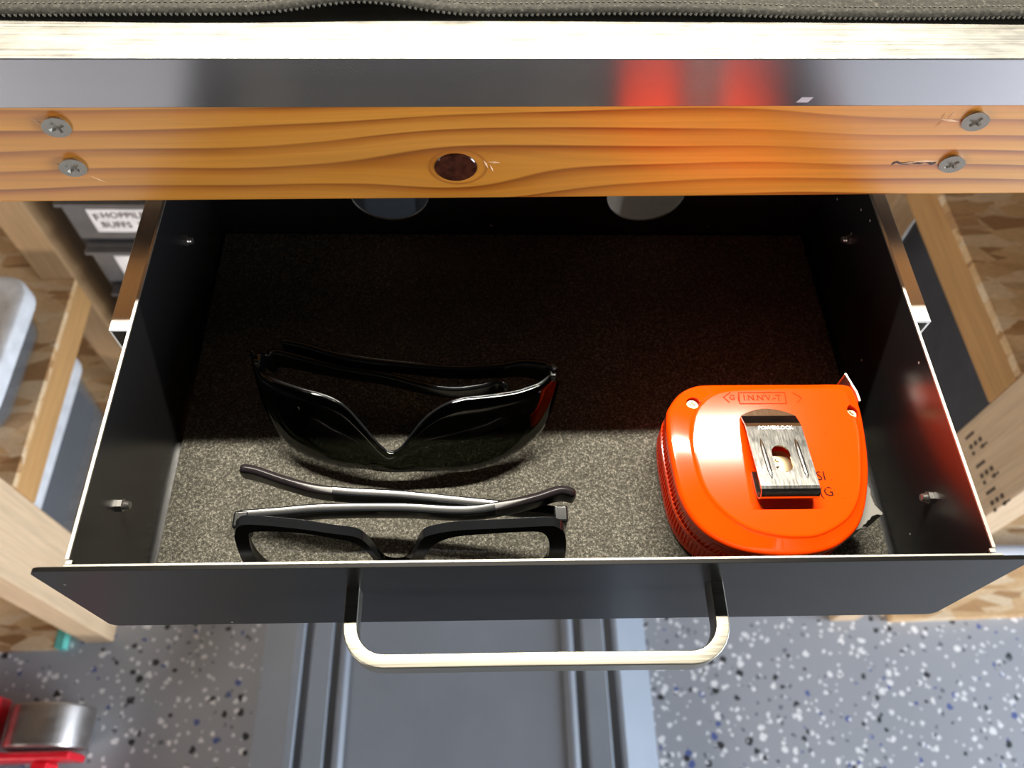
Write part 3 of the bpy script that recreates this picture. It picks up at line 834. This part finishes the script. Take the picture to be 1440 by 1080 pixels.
for x, y in ((0.1176, 0.0530), (0.1235, 0.0445), (0.1262, 0.0362), (0.1160, 0.0700), (0.1195, 0.0350), (0.1260, 0.0660)):
    bar(x, y, x + 0.0003, y + 0.0003, 0.00014, -0.03252, 0.00012)
mk('worn_lettering', s.v, s.f, INK, tm, off=TO)['label'] = 'worn away dark lettering'
# screws and their pits
sk = phillips(0.0021, 0.0, 0.6, 0.18, 0.0007, 20)
for (x, y, z, mscale) in ((0.0719, 0.0822, -0.0366, 1.15), (0.1412, 0.0772, -0.0366, 1.15), (0.1012, 0.0520, -0.0310, 1.0)):
    so = mk('shell_screw', [(x + p[0] * mscale, y + p[1] * mscale, z + p[2] + 0.0006) for p in sk.v], sk.f, BRASS, tm, off=TO, smooth=True, angle=30)
s = Soup()
rings(s, [[(0.1035 + a, 0.0520 + b_, z) for a, b_ in ell(0.0058, 0.0058, 24)] for z in (-0.0324, -0.0317)])
mk('clip_washer', s.v, s.f, BRASS, tm, off=TO, smooth=True)
# hook at the mouth and lock button
s = Soup()
hp = [(0.1432, 0.0975), (0.1437, 0.0972), (0.1463, 0.0880), (0.1466, 0.0835)]
for (a0, b0), (a1, b1) in zip(hp, hp[1:]):
    s.add([(a0, b0, -0.0352), (a1, b1, -0.0352), (a1, b1, -0.0560), (a0, b0, -0.0560)], [(0, 1, 2, 3)])
hk = mk('end_hook', s.v, s.f, STEEL, tm, off=TO, solid=0.0008); hk['label'] = 'steel end hook'
s = Soup()
lk = [(0.1395, 0.0480), (0.1432, 0.0468), (0.1442, 0.0440), (0.1436, 0.0425)]
for k in range(7): lk += [(0.1434 + 0.0003 * (k % 2) + 0.0001 * k, 0.0418 - 0.0007 * k)]
lk += [(0.1460, 0.0345), (0.1466, 0.0336), (0.1458, 0.0326), (0.1440, 0.0330)]
for k in range(8): lk += [(0.1425 - 0.0011 * k, 0.0325 - 0.0009 * k + 0.0005 * (k % 2))]
lk += [(0.1280, 0.0245), (0.1280, 0.0400)]
plate(s, lk, [], lambda a_, b_, t: (a_, b_, t), -0.0560, -0.0420)
mk('lock_button', s.v, s.f, GREYP, tm, off=TO, bevel=0.0003)['label'] = 'grey toothed lock button'

# ------------------------------------------------------------------ wrap sunglasses
SG_T = [(-0.1221, 0.1098, -0.0338), (-0.121, 0.1073, -0.0347), (-0.1198, 0.1044, -0.0359), (-0.1183, 0.1012, -0.0374), (-0.1167, 0.1, -0.037), (-0.1149, 0.0987, -0.0366), (-0.1129, 0.0972, -0.0361), (-0.1107, 0.0956, -0.0355), (-0.1084, 0.0943, -0.0351), (-0.1059, 0.0931, -0.0347), (-0.1032, 0.0918, -0.0342), (-0.1004, 0.0905, -0.0338), (-0.0975, 0.0895, -0.0336), (-0.0944, 0.0884, -0.0334), (-0.0912, 0.0873, -0.0331), (-0.0879, 0.0862, -0.033), (-0.0845, 0.0849, -0.0335), (-0.081, 0.0834, -0.0342), (-0.0774, 0.0809, -0.0362), (-0.0738, 0.0776, -0.0396), (-0.07, 0.0743, -0.0431), (-0.0663, 0.0706, -0.0472), (-0.0625, 0.0675, -0.0506), (-0.0586, 0.0669, -0.0511), (-0.0548, 0.0682, -0.0492), (-0.0509, 0.0722, -0.0442), (-0.0471, 0.0754, -0.0401), (-0.0433, 0.0781, -0.037), (-0.0395, 0.0799, -0.0349), (-0.0358, 0.0814, -0.0333), (-0.0322, 0.0825, -0.0325), (-0.0286, 0.0835, -0.0318), (-0.0251, 0.084, -0.032), (-0.0217, 0.0845, -0.0323), (-0.0183, 0.085, -0.0325), (-0.0152, 0.0855, -0.0328), (-0.0121, 0.0863, -0.0332), (-0.0091, 0.087, -0.0336), (-0.0063, 0.0878, -0.034), (-0.0037, 0.0885, -0.0344), (-0.0012, 0.0898, -0.0348), (0.0011, 0.0909, -0.0351), (0.0033, 0.0919, -0.0355), (0.0053, 0.0929, -0.0358), (0.0071, 0.0945, -0.036), (0.0087, 0.0961, -0.0363), (0.0102, 0.0976, -0.0365), (0.0114, 0.0988, -0.0367), (0.0125, 0.0999, -0.0368)]
SG_B = [(-0.1161, 0.089, -0.0496), (-0.1151, 0.0872, -0.0507), (-0.1139, 0.0851, -0.052), (-0.1125, 0.0826, -0.0535), (-0.1109, 0.0801, -0.055), (-0.1091, 0.0781, -0.0559), (-0.1072, 0.076, -0.0569), (-0.1051, 0.0738, -0.0579), (-0.1028, 0.0725, -0.058), (-0.1004, 0.0711, -0.0581), (-0.0979, 0.0697, -0.0582), (-0.0951, 0.0687, -0.0583), (-0.0923, 0.0676, -0.0583), (-0.0893, 0.0664, -0.0584), (-0.0862, 0.0654, -0.0584), (-0.083, 0.0647, -0.0582), (-0.0797, 0.064, -0.0581), (-0.0763, 0.0636, -0.0577), (-0.0728, 0.0633, -0.0573), (-0.0693, 0.0628, -0.0574), (-0.0657, 0.0623, -0.0575), (-0.062, 0.062, -0.0576), (-0.0583, 0.0617, -0.0576), (-0.0546, 0.0618, -0.0573), (-0.0509, 0.0619, -0.057), (-0.0471, 0.0619, -0.0571), (-0.0434, 0.0618, -0.0572), (-0.0397, 0.0617, -0.0576), (-0.0361, 0.0616, -0.0581), (-0.0325, 0.0618, -0.0583), (-0.0289, 0.062, -0.0586), (-0.0254, 0.0623, -0.0589), (-0.022, 0.0632, -0.0587), (-0.0187, 0.064, -0.0585), (-0.0155, 0.0649, -0.0584), (-0.0124, 0.0664, -0.0579), (-0.0095, 0.0678, -0.0575), (-0.0066, 0.0692, -0.0571), (-0.0039, 0.0707, -0.0566), (-0.0013, 0.0726, -0.056), (0.0011, 0.0744, -0.0554), (0.0034, 0.0763, -0.0548), (0.0055, 0.0785, -0.0542), (0.0074, 0.0805, -0.0536), (0.0091, 0.0832, -0.0524), (0.0107, 0.087, -0.0502), (0.0121, 0.0904, -0.0483), (0.0134, 0.0943, -0.0459), (0.0144, 0.099, -0.0429)]
sg = thing('wraparound_sunglasses', 'dark wraparound sunglasses with one-piece lens lying folded behind the clear glasses', 'sunglasses', (-0.055, 0.085, H + ZL))
GO = (0.055, -0.085, -ZL)
def smooth1(A, it=2):
    for _ in range(it):
        A = [A[0]] + [tuple((A[i - 1][k] + 2 * A[i][k] + A[i + 1][k]) / 4 for k in range(3)) for i in range(1, len(A) - 1)] + [A[-1]]
    return A
T_, B_ = smooth1(SG_T, 1), smooth1(SG_B, 2)
T_, B_ = catmull(T_, 2), catmull(B_, 2)
nr_ = 8
s = Soup(); L = []
for i in range(len(T_)):
    col_ = []
    for r in range(nr_ + 1):
        t = r / nr_
        p = T_[i].lerp(B_[i], t)
        bul = 0.0022 * math.sin(math.pi * t)
        col_.append((p.x, p.y - bul, p.z - bul * 0.3))
    L.append(col_)
rings(s, L, False, False, closed=False)
mk('shield_lens', s.v, s.f, SUNL, sg, off=GO, solid=0.0016, smooth='all')['label'] = 'smoky one-piece lens'
# clear polished rim along the notch edge
s = Soup(); sweep(s, [p + Vector((0, 0.0002, 0.0001)) for p in T_], lambda i, t: ell(0.0007, 0.0005, 10))
mk('lens_edge', s.v, s.f, GLOSSB, sg, off=GO, smooth='all')
s = Soup(); sweep(s, [p + Vector((0, 0.0003, -0.0001)) for p in B_], lambda i, t: ell(0.0005, 0.0005, 8))
mk('lens_edge', s.v, s.f, GLOSSB, sg, off=GO, smooth='all')
def temple(name, pts, hts, th, mat, parent, off, n=6, flat=0.42, tip=None):
    P = catmull(pts, n); s = Soup()
    def hh(t):
        x = t * (len(hts) - 1); i = min(int(x), len(hts) - 2); return hts[i] + (hts[i + 1] - hts[i]) * (x - i)
    L = []
    for i, p in enumerate(P):
        t = i / (len(P) - 1)
        tg = (P[min(i + 1, len(P) - 1)] - P[max(i - 1, 0)]); tg.z = 0; tg.normalize()
        sd = tg.cross(Vector((0, 0, 1)))
        h = hh(t); fl = flat if not tip else (flat if t < tip else min(0.46, flat + (t - tip) * 1.6)); e = math.sqrt(max(0.0, 1 - max(0, (t - 0.965) / 0.035) ** 2)) if t > 0.965 else 1.0
        e = max(e, 0.08)
        L.append([p + sd * a * e + Vector((0, 0, b_ * e - h / 2 )) for a, b_ in rrect(th / 2, h / 2, min(th, h) * fl, 3)])
    if tip:
        c = int(len(L) * tip)
        s2 = Soup(); rings(s2, L[c:]); rings(s, L[:c + 1])
        o1 = mk(name, s.v, s.f, mat, parent, off=off, smooth=True, angle=60)
        mk('temple_tip', s2.v, s2.f, TIPM, o1, off=off, smooth=True, angle=60)['label'] = 'dull plum-black ear tip'
        return o1
    rings(s, L)
    return mk(name, s.v, s.f, mat, parent, off=off, smooth=True, angle=60)
# temple hinged at the right end (runs left, behind) and the one hinged at the left end
temple('temple', [(0.0126, 0.0985, -0.0320), (0.0103, 0.1015, -0.0325), (0.0075, 0.1030, -0.0335), (-0.0014, 0.1050, -0.0350), (-0.0128, 0.1034, -0.0360), (-0.032, 0.1030, -0.0370), (-0.0577, 0.1055, -0.0370), (-0.0803, 0.1091, -0.0370), (-0.0995, 0.1152, -0.0370), (-0.1088, 0.1172, -0.0365), (-0.1110, 0.1168, -0.0370)],
       [0.009, 0.013, 0.015, 0.013, 0.010, 0.009, 0.008, 0.008, 0.009, 0.010, 0.009], 0.0028, GLOSSB, sg, GO)
temple('temple', [(-0.1190, 0.1040, -0.0290), (-0.1180, 0.1080, -0.0330), (-0.1160, 0.1100, -0.0370), (-0.1120, 0.1135, -0.0395), (-0.0868, 0.1075, -0.0420), (-0.0640, 0.1022, -0.0410), (-0.0445, 0.0962, -0.0405), (-0.0319, 0.0940, -0.0400), (-0.0192, 0.0956, -0.0398), (-0.0129, 0.0975, -0.0396), (-0.0082, 0.0948, -0.0402)],
       [0.009, 0.013, 0.015, 0.013, 0.010, 0.009, 0.008, 0.008, 0.009, 0.010, 0.009], 0.0028, GLOSSB, sg, GO)
for hx, hy, hz in ((0.0115, 0.0978, -0.0385), (-0.1180, 0.1035, -0.0350)):
    s = Soup(); s.box(hx - 0.0016, hx + 0.0016, hy - 0.0018, hy + 0.0030, hz - 0.0060, hz + 0.0045)
    mk('hinge_block', s.v, s.f, GLOSSB, sg, off=GO, bevel=0.0008)

# ------------------------------------------------------------------ black framed glasses
eg = thing('eyeglasses', 'black rectangular framed clear glasses lying folded behind the drawer front', 'eyeglasses', (-0.052, 0.028, H + ZL))
EO = (0.052, -0.028, -ZL)
def EP(a, b_, t):                                   # frame plane leaning slightly back; t = depth towards the back
    return (a, 0.0165 + 0.2 * (b_ + 0.066) + t, b_ + 0.25 * t)
zb0 = -0.0642
outl = [(-0.1140, -0.0605), (-0.1162, -0.0540), (-0.1166, -0.0440), (-0.1158, -0.0330), (-0.1150, -0.0300), (-0.1133, -0.0258), (-0.1084, -0.0232), (-0.091, -0.0263), (-0.0786, -0.0300), (-0.0700, -0.0325), (-0.0660, -0.0370), (-0.0630, -0.0460), (-0.0600, -0.0535), (-0.0560, -0.0556), (-0.0515, -0.0540), (-0.0475, -0.0455), (-0.0443, -0.0362), (-0.0407, -0.0322), (-0.0299, -0.0290), (-0.0142, -0.0279), (0.0046, -0.0266), (0.0090, -0.0278), (0.0122, -0.0325), (0.0136, -0.0440), (0.0130, -0.0545), (0.0105, -0.0605),
        (0.0040, -0.0640), (-0.0150, -0.0648), (-0.0350, -0.0645), (-0.0470, -0.0630), (-0.0560, -0.0620), (-0.0650, -0.0630), (-0.0770, -0.0645), (-0.0950, -0.0648), (-0.1090, -0.0638)]
inL = [(-0.1085, -0.0560), (-0.1111, -0.0450), (-0.1102, -0.0330), (-0.1072, -0.0284), (-0.0915, -0.0294), (-0.0790, -0.0334), (-0.0715, -0.0366), (-0.0666, -0.0430), (-0.0640, -0.0540), (-0.0680, -0.0600), (-0.0800, -0.0612), (-0.0950, -0.0612), (-0.1050, -0.0603)]
inR = [(-0.0446, -0.0545), (-0.0420, -0.0450), (-0.0386, -0.0388), (-0.0308, -0.0336), (-0.0141, -0.0314), (-0.0005, -0.0305), (0.0040, -0.0323), (0.0064, -0.0390), (0.0066, -0.0510), (0.0040, -0.0590), (-0.0060, -0.0612), (-0.0220, -0.0612), (-0.0390, -0.0600)]
cm = lambda P, n=4: [(p.x, p.y) for p in catmull([(x, y, 0) for x, y in P], n, True)]
s = Soup()
plate(s, cm(outl), [cm(inL), cm(inR)], EP, -0.0006, 0.0030)
mk('front_frame', s.v, s.f, GLOSSB, eg, off=EO, bevel=0.0009, seg=3)
for lp in (inL, inR):
    s = Soup(); P = cm(lp)
    cx = sum(p[0] for p in P) / len(P); cz = sum(p[1] for p in P) / len(P)
    P = [(cx + (x - cx) * 1.02, cz + (z - cz) * 1.03) for x, z in P]
    n = len(P)
    L = [[EP(cx + (x - cx) * q, cz + (z - cz) * q, 0.0012 - 0.0014 * (1 - q * q)) for x, z in P] for q in (1.0, 0.75, 0.5, 0.25, 0.02)]
    rings(s, L, False, True)
    mk('lens', s.v, s.f, CLEARL, eg, off=EO, smooth='all')['label'] = 'clear lens'
temple('temple', [(-0.1140, 0.0310, -0.0290), (-0.0980, 0.0322, -0.0290), (-0.0820, 0.0334, -0.0290), (-0.0531, 0.0334, -0.0290), (-0.0314, 0.0318, -0.0285), (-0.0206, 0.0318, -0.0275), (-0.0097, 0.0333, -0.0262), (0.0012, 0.0356, -0.0250), (0.0110, 0.0384, -0.0245), (0.0172, 0.0372, -0.0262)],
       [0.0090, 0.0085, 0.0080, 0.0080, 0.0080, 0.0080, 0.0085, 0.0090, 0.0100, 0.0085], 0.0040, GLOSSB, eg, EO, 6, 0.22, 0.60)
temple('temple', [(0.0110, 0.0325, -0.0330), (0.0040, 0.0345, -0.0350), (-0.0115, 0.0372, -0.0372), (-0.0263, 0.0392, -0.0378), (-0.0545, 0.0425, -0.0378), (-0.0736, 0.0437, -0.0376), (-0.0876, 0.0450, -0.0365), (-0.1012, 0.0484, -0.0345), (-0.1125, 0.0520, -0.0330), (-0.1190, 0.0530, -0.0330)],
       [0.0100, 0.0090, 0.0080, 0.0080, 0.0080, 0.0080, 0.0085, 0.0090, 0.0100, 0.0085], 0.0040, GLOSSB, eg, EO, 6, 0.22, 0.60)
for hx, hy, hz in ((-0.1133, 0.0285, -0.0330), (0.0108, 0.0300, -0.0345)):
    s = Soup(); s.box(hx - 0.0028, hx + 0.0028, hy - 0.0035, hy + 0.0035, hz - 0.0065, hz + 0.0055)
    mk('hinge_block', s.v, s.f, GLOSSB, eg, off=EO, bevel=0.001)

# ------------------------------------------------------------------ low grooved platform on the floor
pf = thing('low_platform', 'long low blue-grey platform with grooved side rails on the speckled floor under the drawer', 'platform', (-0.05, 0.1, 0.0))
y0, y1 = -0.75, 0.72
def extr(name, prof, mat, **kw):
    s = Soup(); rings(s, [[(x + 0.05, y0 - 0.1, z) for x, z in prof], [(x + 0.05, y1 - 0.1, z) for x, z in prof]])
    return mk(name, s.v, s.f, mat, pf, bevel=0.001, **kw)
extr('deck', [(-0.193, 0.0), (0.094, 0.0), (0.094, 0.057), (0.088, 0.061), (0.084, 0.061), (0.080, 0.056), (-0.180, 0.056), (-0.185, 0.061), (-0.190, 0.061), (-0.193, 0.057)], PLAT)
extr('side_rail', [(-0.300, 0.0), (-0.1935, 0.0), (-0.1935, 0.050), (-0.201, 0.052), (-0.203, 0.060), (-0.226, 0.060), (-0.2295, 0.052), (-0.236, 0.052), (-0.238, 0.061), (-0.248, 0.061), (-0.290, 0.012)], PLATR)
extr('side_rail', [(0.196, 0.0), (0.188, 0.012), (0.149, 0.060), (0.144, 0.060), (0.142, 0.052), (0.134, 0.052), (0.131, 0.060), (0.106, 0.060), (0.103, 0.052), (0.0945, 0.050), (0.0945, 0.0)], PLATR)

# ------------------------------------------------------------------ trolley jack at the left front
jk = thing('trolley_jack', 'red trolley jack with a worn steel front wheel on the speckled floor', 'trolley jack', (-0.52, 0.06, 0.0))
def J(name, soup, mat, **kw): return mk(name, soup.v, soup.f, mat, jk, off=(0.52, -0.06, 0), **kw)
s = Soup()
rings(s, [[(-0.5235 + a, y, 0.045 + b_) for a, b_ in ell(r, r, 40)] for y, r in ((0.0795, 0.040), (0.0785, 0.0440), (0.076, 0.045), (0.036, 0.045), (0.0335, 0.0440), (0.0325, 0.040))])
J('wheel', s, WHEELM, smooth=True, angle=40)
s = Soup(); s.box(-0.72, -0.572, 0.020, 0.088, 0.050, 0.085); J('frame_plate', s, JACKR, bevel=0.004)
s = Soup(); s.box(-0.72, -0.482, 0.020, 0.029, 0.030, 0.075); J('axle_bracket', s, JACKR, bevel=0.003)
s = Soup(); s.box(-0.527, -0.508, -0.20, 0.0195, 0.035, 0.065); J('side_arm', s, JACKR, bevel=0.003)
s = Soup(); s.box(-0.72, -0.60, -0.20, -0.02, 0.035, 0.055); J('lift_plate', s, DARKP, bevel=0.004)

# ------------------------------------------------------------------ storage on the left
def bin_(name, label, x0, x1, y0, y1, z0, h, lidh, r, contents):
    t = thing(name, label, 'storage bin', ((x0 + x1) / 2, (y0 + y1) / 2, z0))
    cx, cy = (x0 + x1) / 2, (y0 + y1) / 2
    a, b_ = (x1 - x0) / 2, (y1 - y0) / 2
    def loop(da, z): return [(p, q, z) for p, q in rrect(a + da, b_ + da, r, 6)]
    s = Soup()
    rings(s, [loop(-0.018, 0.0005), loop(-0.013, 0.004), loop(-0.006, h), loop(-0.008, h), loop(-0.015, 0.006), loop(-0.02, 0.004)])
    mk('body', s.v, s.f, CLEARB, t, smooth=True, angle=50)['label'] = 'milky see-through body'
    s = Soup()
    rings(s, [loop(-0.004, h - 0.010), loop(0.0, h - 0.009), loop(0.0, h + lidh - 0.004), loop(-0.003, h + lidh), loop(-0.012, h + lidh), loop(-0.016, h + lidh - 0.003)])
    mk('lid', s.v, s.f, WHITEP, t, smooth=True, angle=50)
    return t
bin_('storage_bin', 'clear bin with white lid on the left middle shelf, top edge nearest the frame edge', -0.95, -0.505, 0.290, 0.470, -0.495 + H, 0.052, 0.013, 0.03, None)
o = box('folded_cloth', (-0.90, -0.530, 0.300, 0.455, -0.4902 + H, -0.472 + H), DARKC, bevel=0.006, origin=(-0.715, 0.378, -0.4902 + H)); tag(o, 'dark folded cloth inside the clear bin on the left middle shelf', 'cloth')
o = box('folded_cloth', (-0.90, -0.530, 0.300, 0.455, -0.4715 + H, -0.458 + H), MAROON, bevel=0.005, origin=(-0.715, 0.378, -0.4715 + H)); tag(o, 'maroon folded cloth lying on top in the clear bin on the left', 'cloth')
bin_('storage_bin', 'clear bin with white lid standing on the lowest left shelf under the orange-brown rail', -1.02, -0.5600, 0.262, 0.520, 0.0155, 0.125, 0.012, 0.03, None)
o = box('folded_cloth', (-0.98, -0.585, 0.285, 0.498, 0.0205, 0.110), DARKC, bevel=0.008, origin=(-0.78, 0.39, 0.0205)); tag(o, 'dark grey cloth filling the clear bin on the lowest left shelf', 'cloth')

og = thing('parts_cabinet', 'black small-parts cabinet with labelled drawers standing behind the left posts', 'cabinet', (-0.38, 0.58, 0.0))
def O(name, b, mat, parent=og, **kw):
    x0, x1, yy0, yy1, z0, z1 = b
    return box(name, (x0 + 0.38, x1 + 0.38, yy0 - 0.58, yy1 - 0.58, z0 + H, z1 + H), mat, parent, **kw)
O('carcass', (-0.458, -0.310, 0.508, 0.65, -H, -0.318), DARKP, bevel=0.002)
zt = -0.345
LT = [('HOPPILES', 'BUFFS  STRAP'), ('CABLE TIES', ''), ('FUSES', ''), ('BITS', ''), ('NUTS', '')]
for k in range(6):
    z1_, z0_ = zt - 0.074 * k, zt - 0.074 * k - 0.062
    df = O('drawer_front', (-0.4515, -0.316, 0.5005, 0.5075, z0_, z1_), SMOKE, bevel=0.001)
    O('pull_lip', (-0.4515, -0.316, 0.4905, 0.5000, z1_ - 0.004, z1_), SMOKE, df, bevel=0.001)
    lb = O('paper_label', (-0.428, -0.322, 0.4995, 0.5003, z0_ + 0.012, z1_ - 0.016), LABELM, df)
    if k == 0:
        s = Soup()
        for txt, x, z, sz in (('HOPPILES', -0.390, z1_ - 0.0245, 0.0120), ('BUFFS  STRAP', -0.384, z1_ - 0.039, 0.0120), ('F', -0.421, z1_ - 0.028, 0.014)):
            v, f = text_mesh(txt, sz, 0.0002)
            s.add([(x + p[0] + 0.38, 0.4993 - p[2] - 0.58, z + p[1] + H) for p in v], f)
        mk('label_lettering', s.v, s.f, INK, df)
    # parent chain stays thing > part > sub-part

o = box('infill_box', (0.205, 0.47, 0.80, 1.10, 0.0, 0.22), plain('grey_brown_infill', (0.095, 0.080, 0.064), 0.6), bevel=0.004, origin=(0.34, 0.95, 0.0)); tag(o, 'grey-brown carton on the floor far under the bench, added to dim the right drawer hole', 'infill')  # added box, hides the too bright floor behind the right hole
hc = thing('dark_filler', 'dark blue-grey case far under the bench, added to darken the left drawer hole', 'case', (-0.18, 0.92, 0.0))  # added dark block standing in for the shade behind the left hole
box('filler_block', (-0.15, 0.15, -0.10, 0.12, 0.0, 0.30), plain('shade_blue_grey', (0.045, 0.055, 0.070), 0.5), hc, bevel=0.008)
for hx in (-0.045, 0.060):
    box('dark_strip', (hx, hx + 0.022, -0.104, -0.0985, 0.004, 0.30), DARKP, hc, bevel=0.001)  # added strips standing in for the dark platform groove
# ------------------------------------------------------------------ storage on the right
def tote(name, label, x0, x1, yy0, yy1, z0, h, mat, tp=0.012):
    t = thing(name, label, 'storage bin', ((x0 + x1) / 2, (yy0 + yy1) / 2, z0))
    a, b_ = (x1 - x0) / 2, (yy1 - yy0) / 2
    def loop(da, z): return [(p, q, z) for p, q in rrect(a + da, b_ + da, 0.02, 5)]
    s = Soup(); rings(s, [loop(-tp - 0.004, 0.0005), loop(-tp, 0.004), loop(-0.005, h - 0.012), loop(-0.005, h), loop(-0.008, h), loop(-0.008, h - 0.02)])
    mk('body', s.v, s.f, mat, t, smooth=True, angle=50)
    s = Soup(); rings(s, [loop(-0.006, h - 0.013), loop(0.0, h - 0.012), loop(0.0, h + 0.004), loop(-0.004, h + 0.007), loop(-0.016, h + 0.007), loop(-0.02, h + 0.004)])
    mk('lid', s.v, s.f, mat, t, smooth=True, angle=50)
    return t
tote('storage_tote', 'large charcoal plastic tote standing on the lowest right shelf', 0.555, 1.02, 0.310, 0.655, 0.0155, 0.42, TOTEM)
tote('storage_tote', 'slate grey plastic bin on the upper right shelf at the frame edge', 0.575, 1.03, 0.190, 0.640, -0.3025 + H, 0.22, GREYT)
s = Soup()
sweep(s, [(0.60 + 0.045 * k, 0.256 + 0.002 * math.sin(k), 0.0155 + 0.012) for k in range(10)], lambda i, t: [(a * (1 + 0.10 * math.sin(i * 2.1)), b_) for a, b_ in ell(0.012, 0.0118, 14)])
o = mk('plastic_roll', s.v, s.f, FILM, None, smooth='all', origin=(0.80, 0.256, 0.0155)); tag(o, 'clear plastic film roll lying on the lowest right shelf near the front', 'plastic roll')
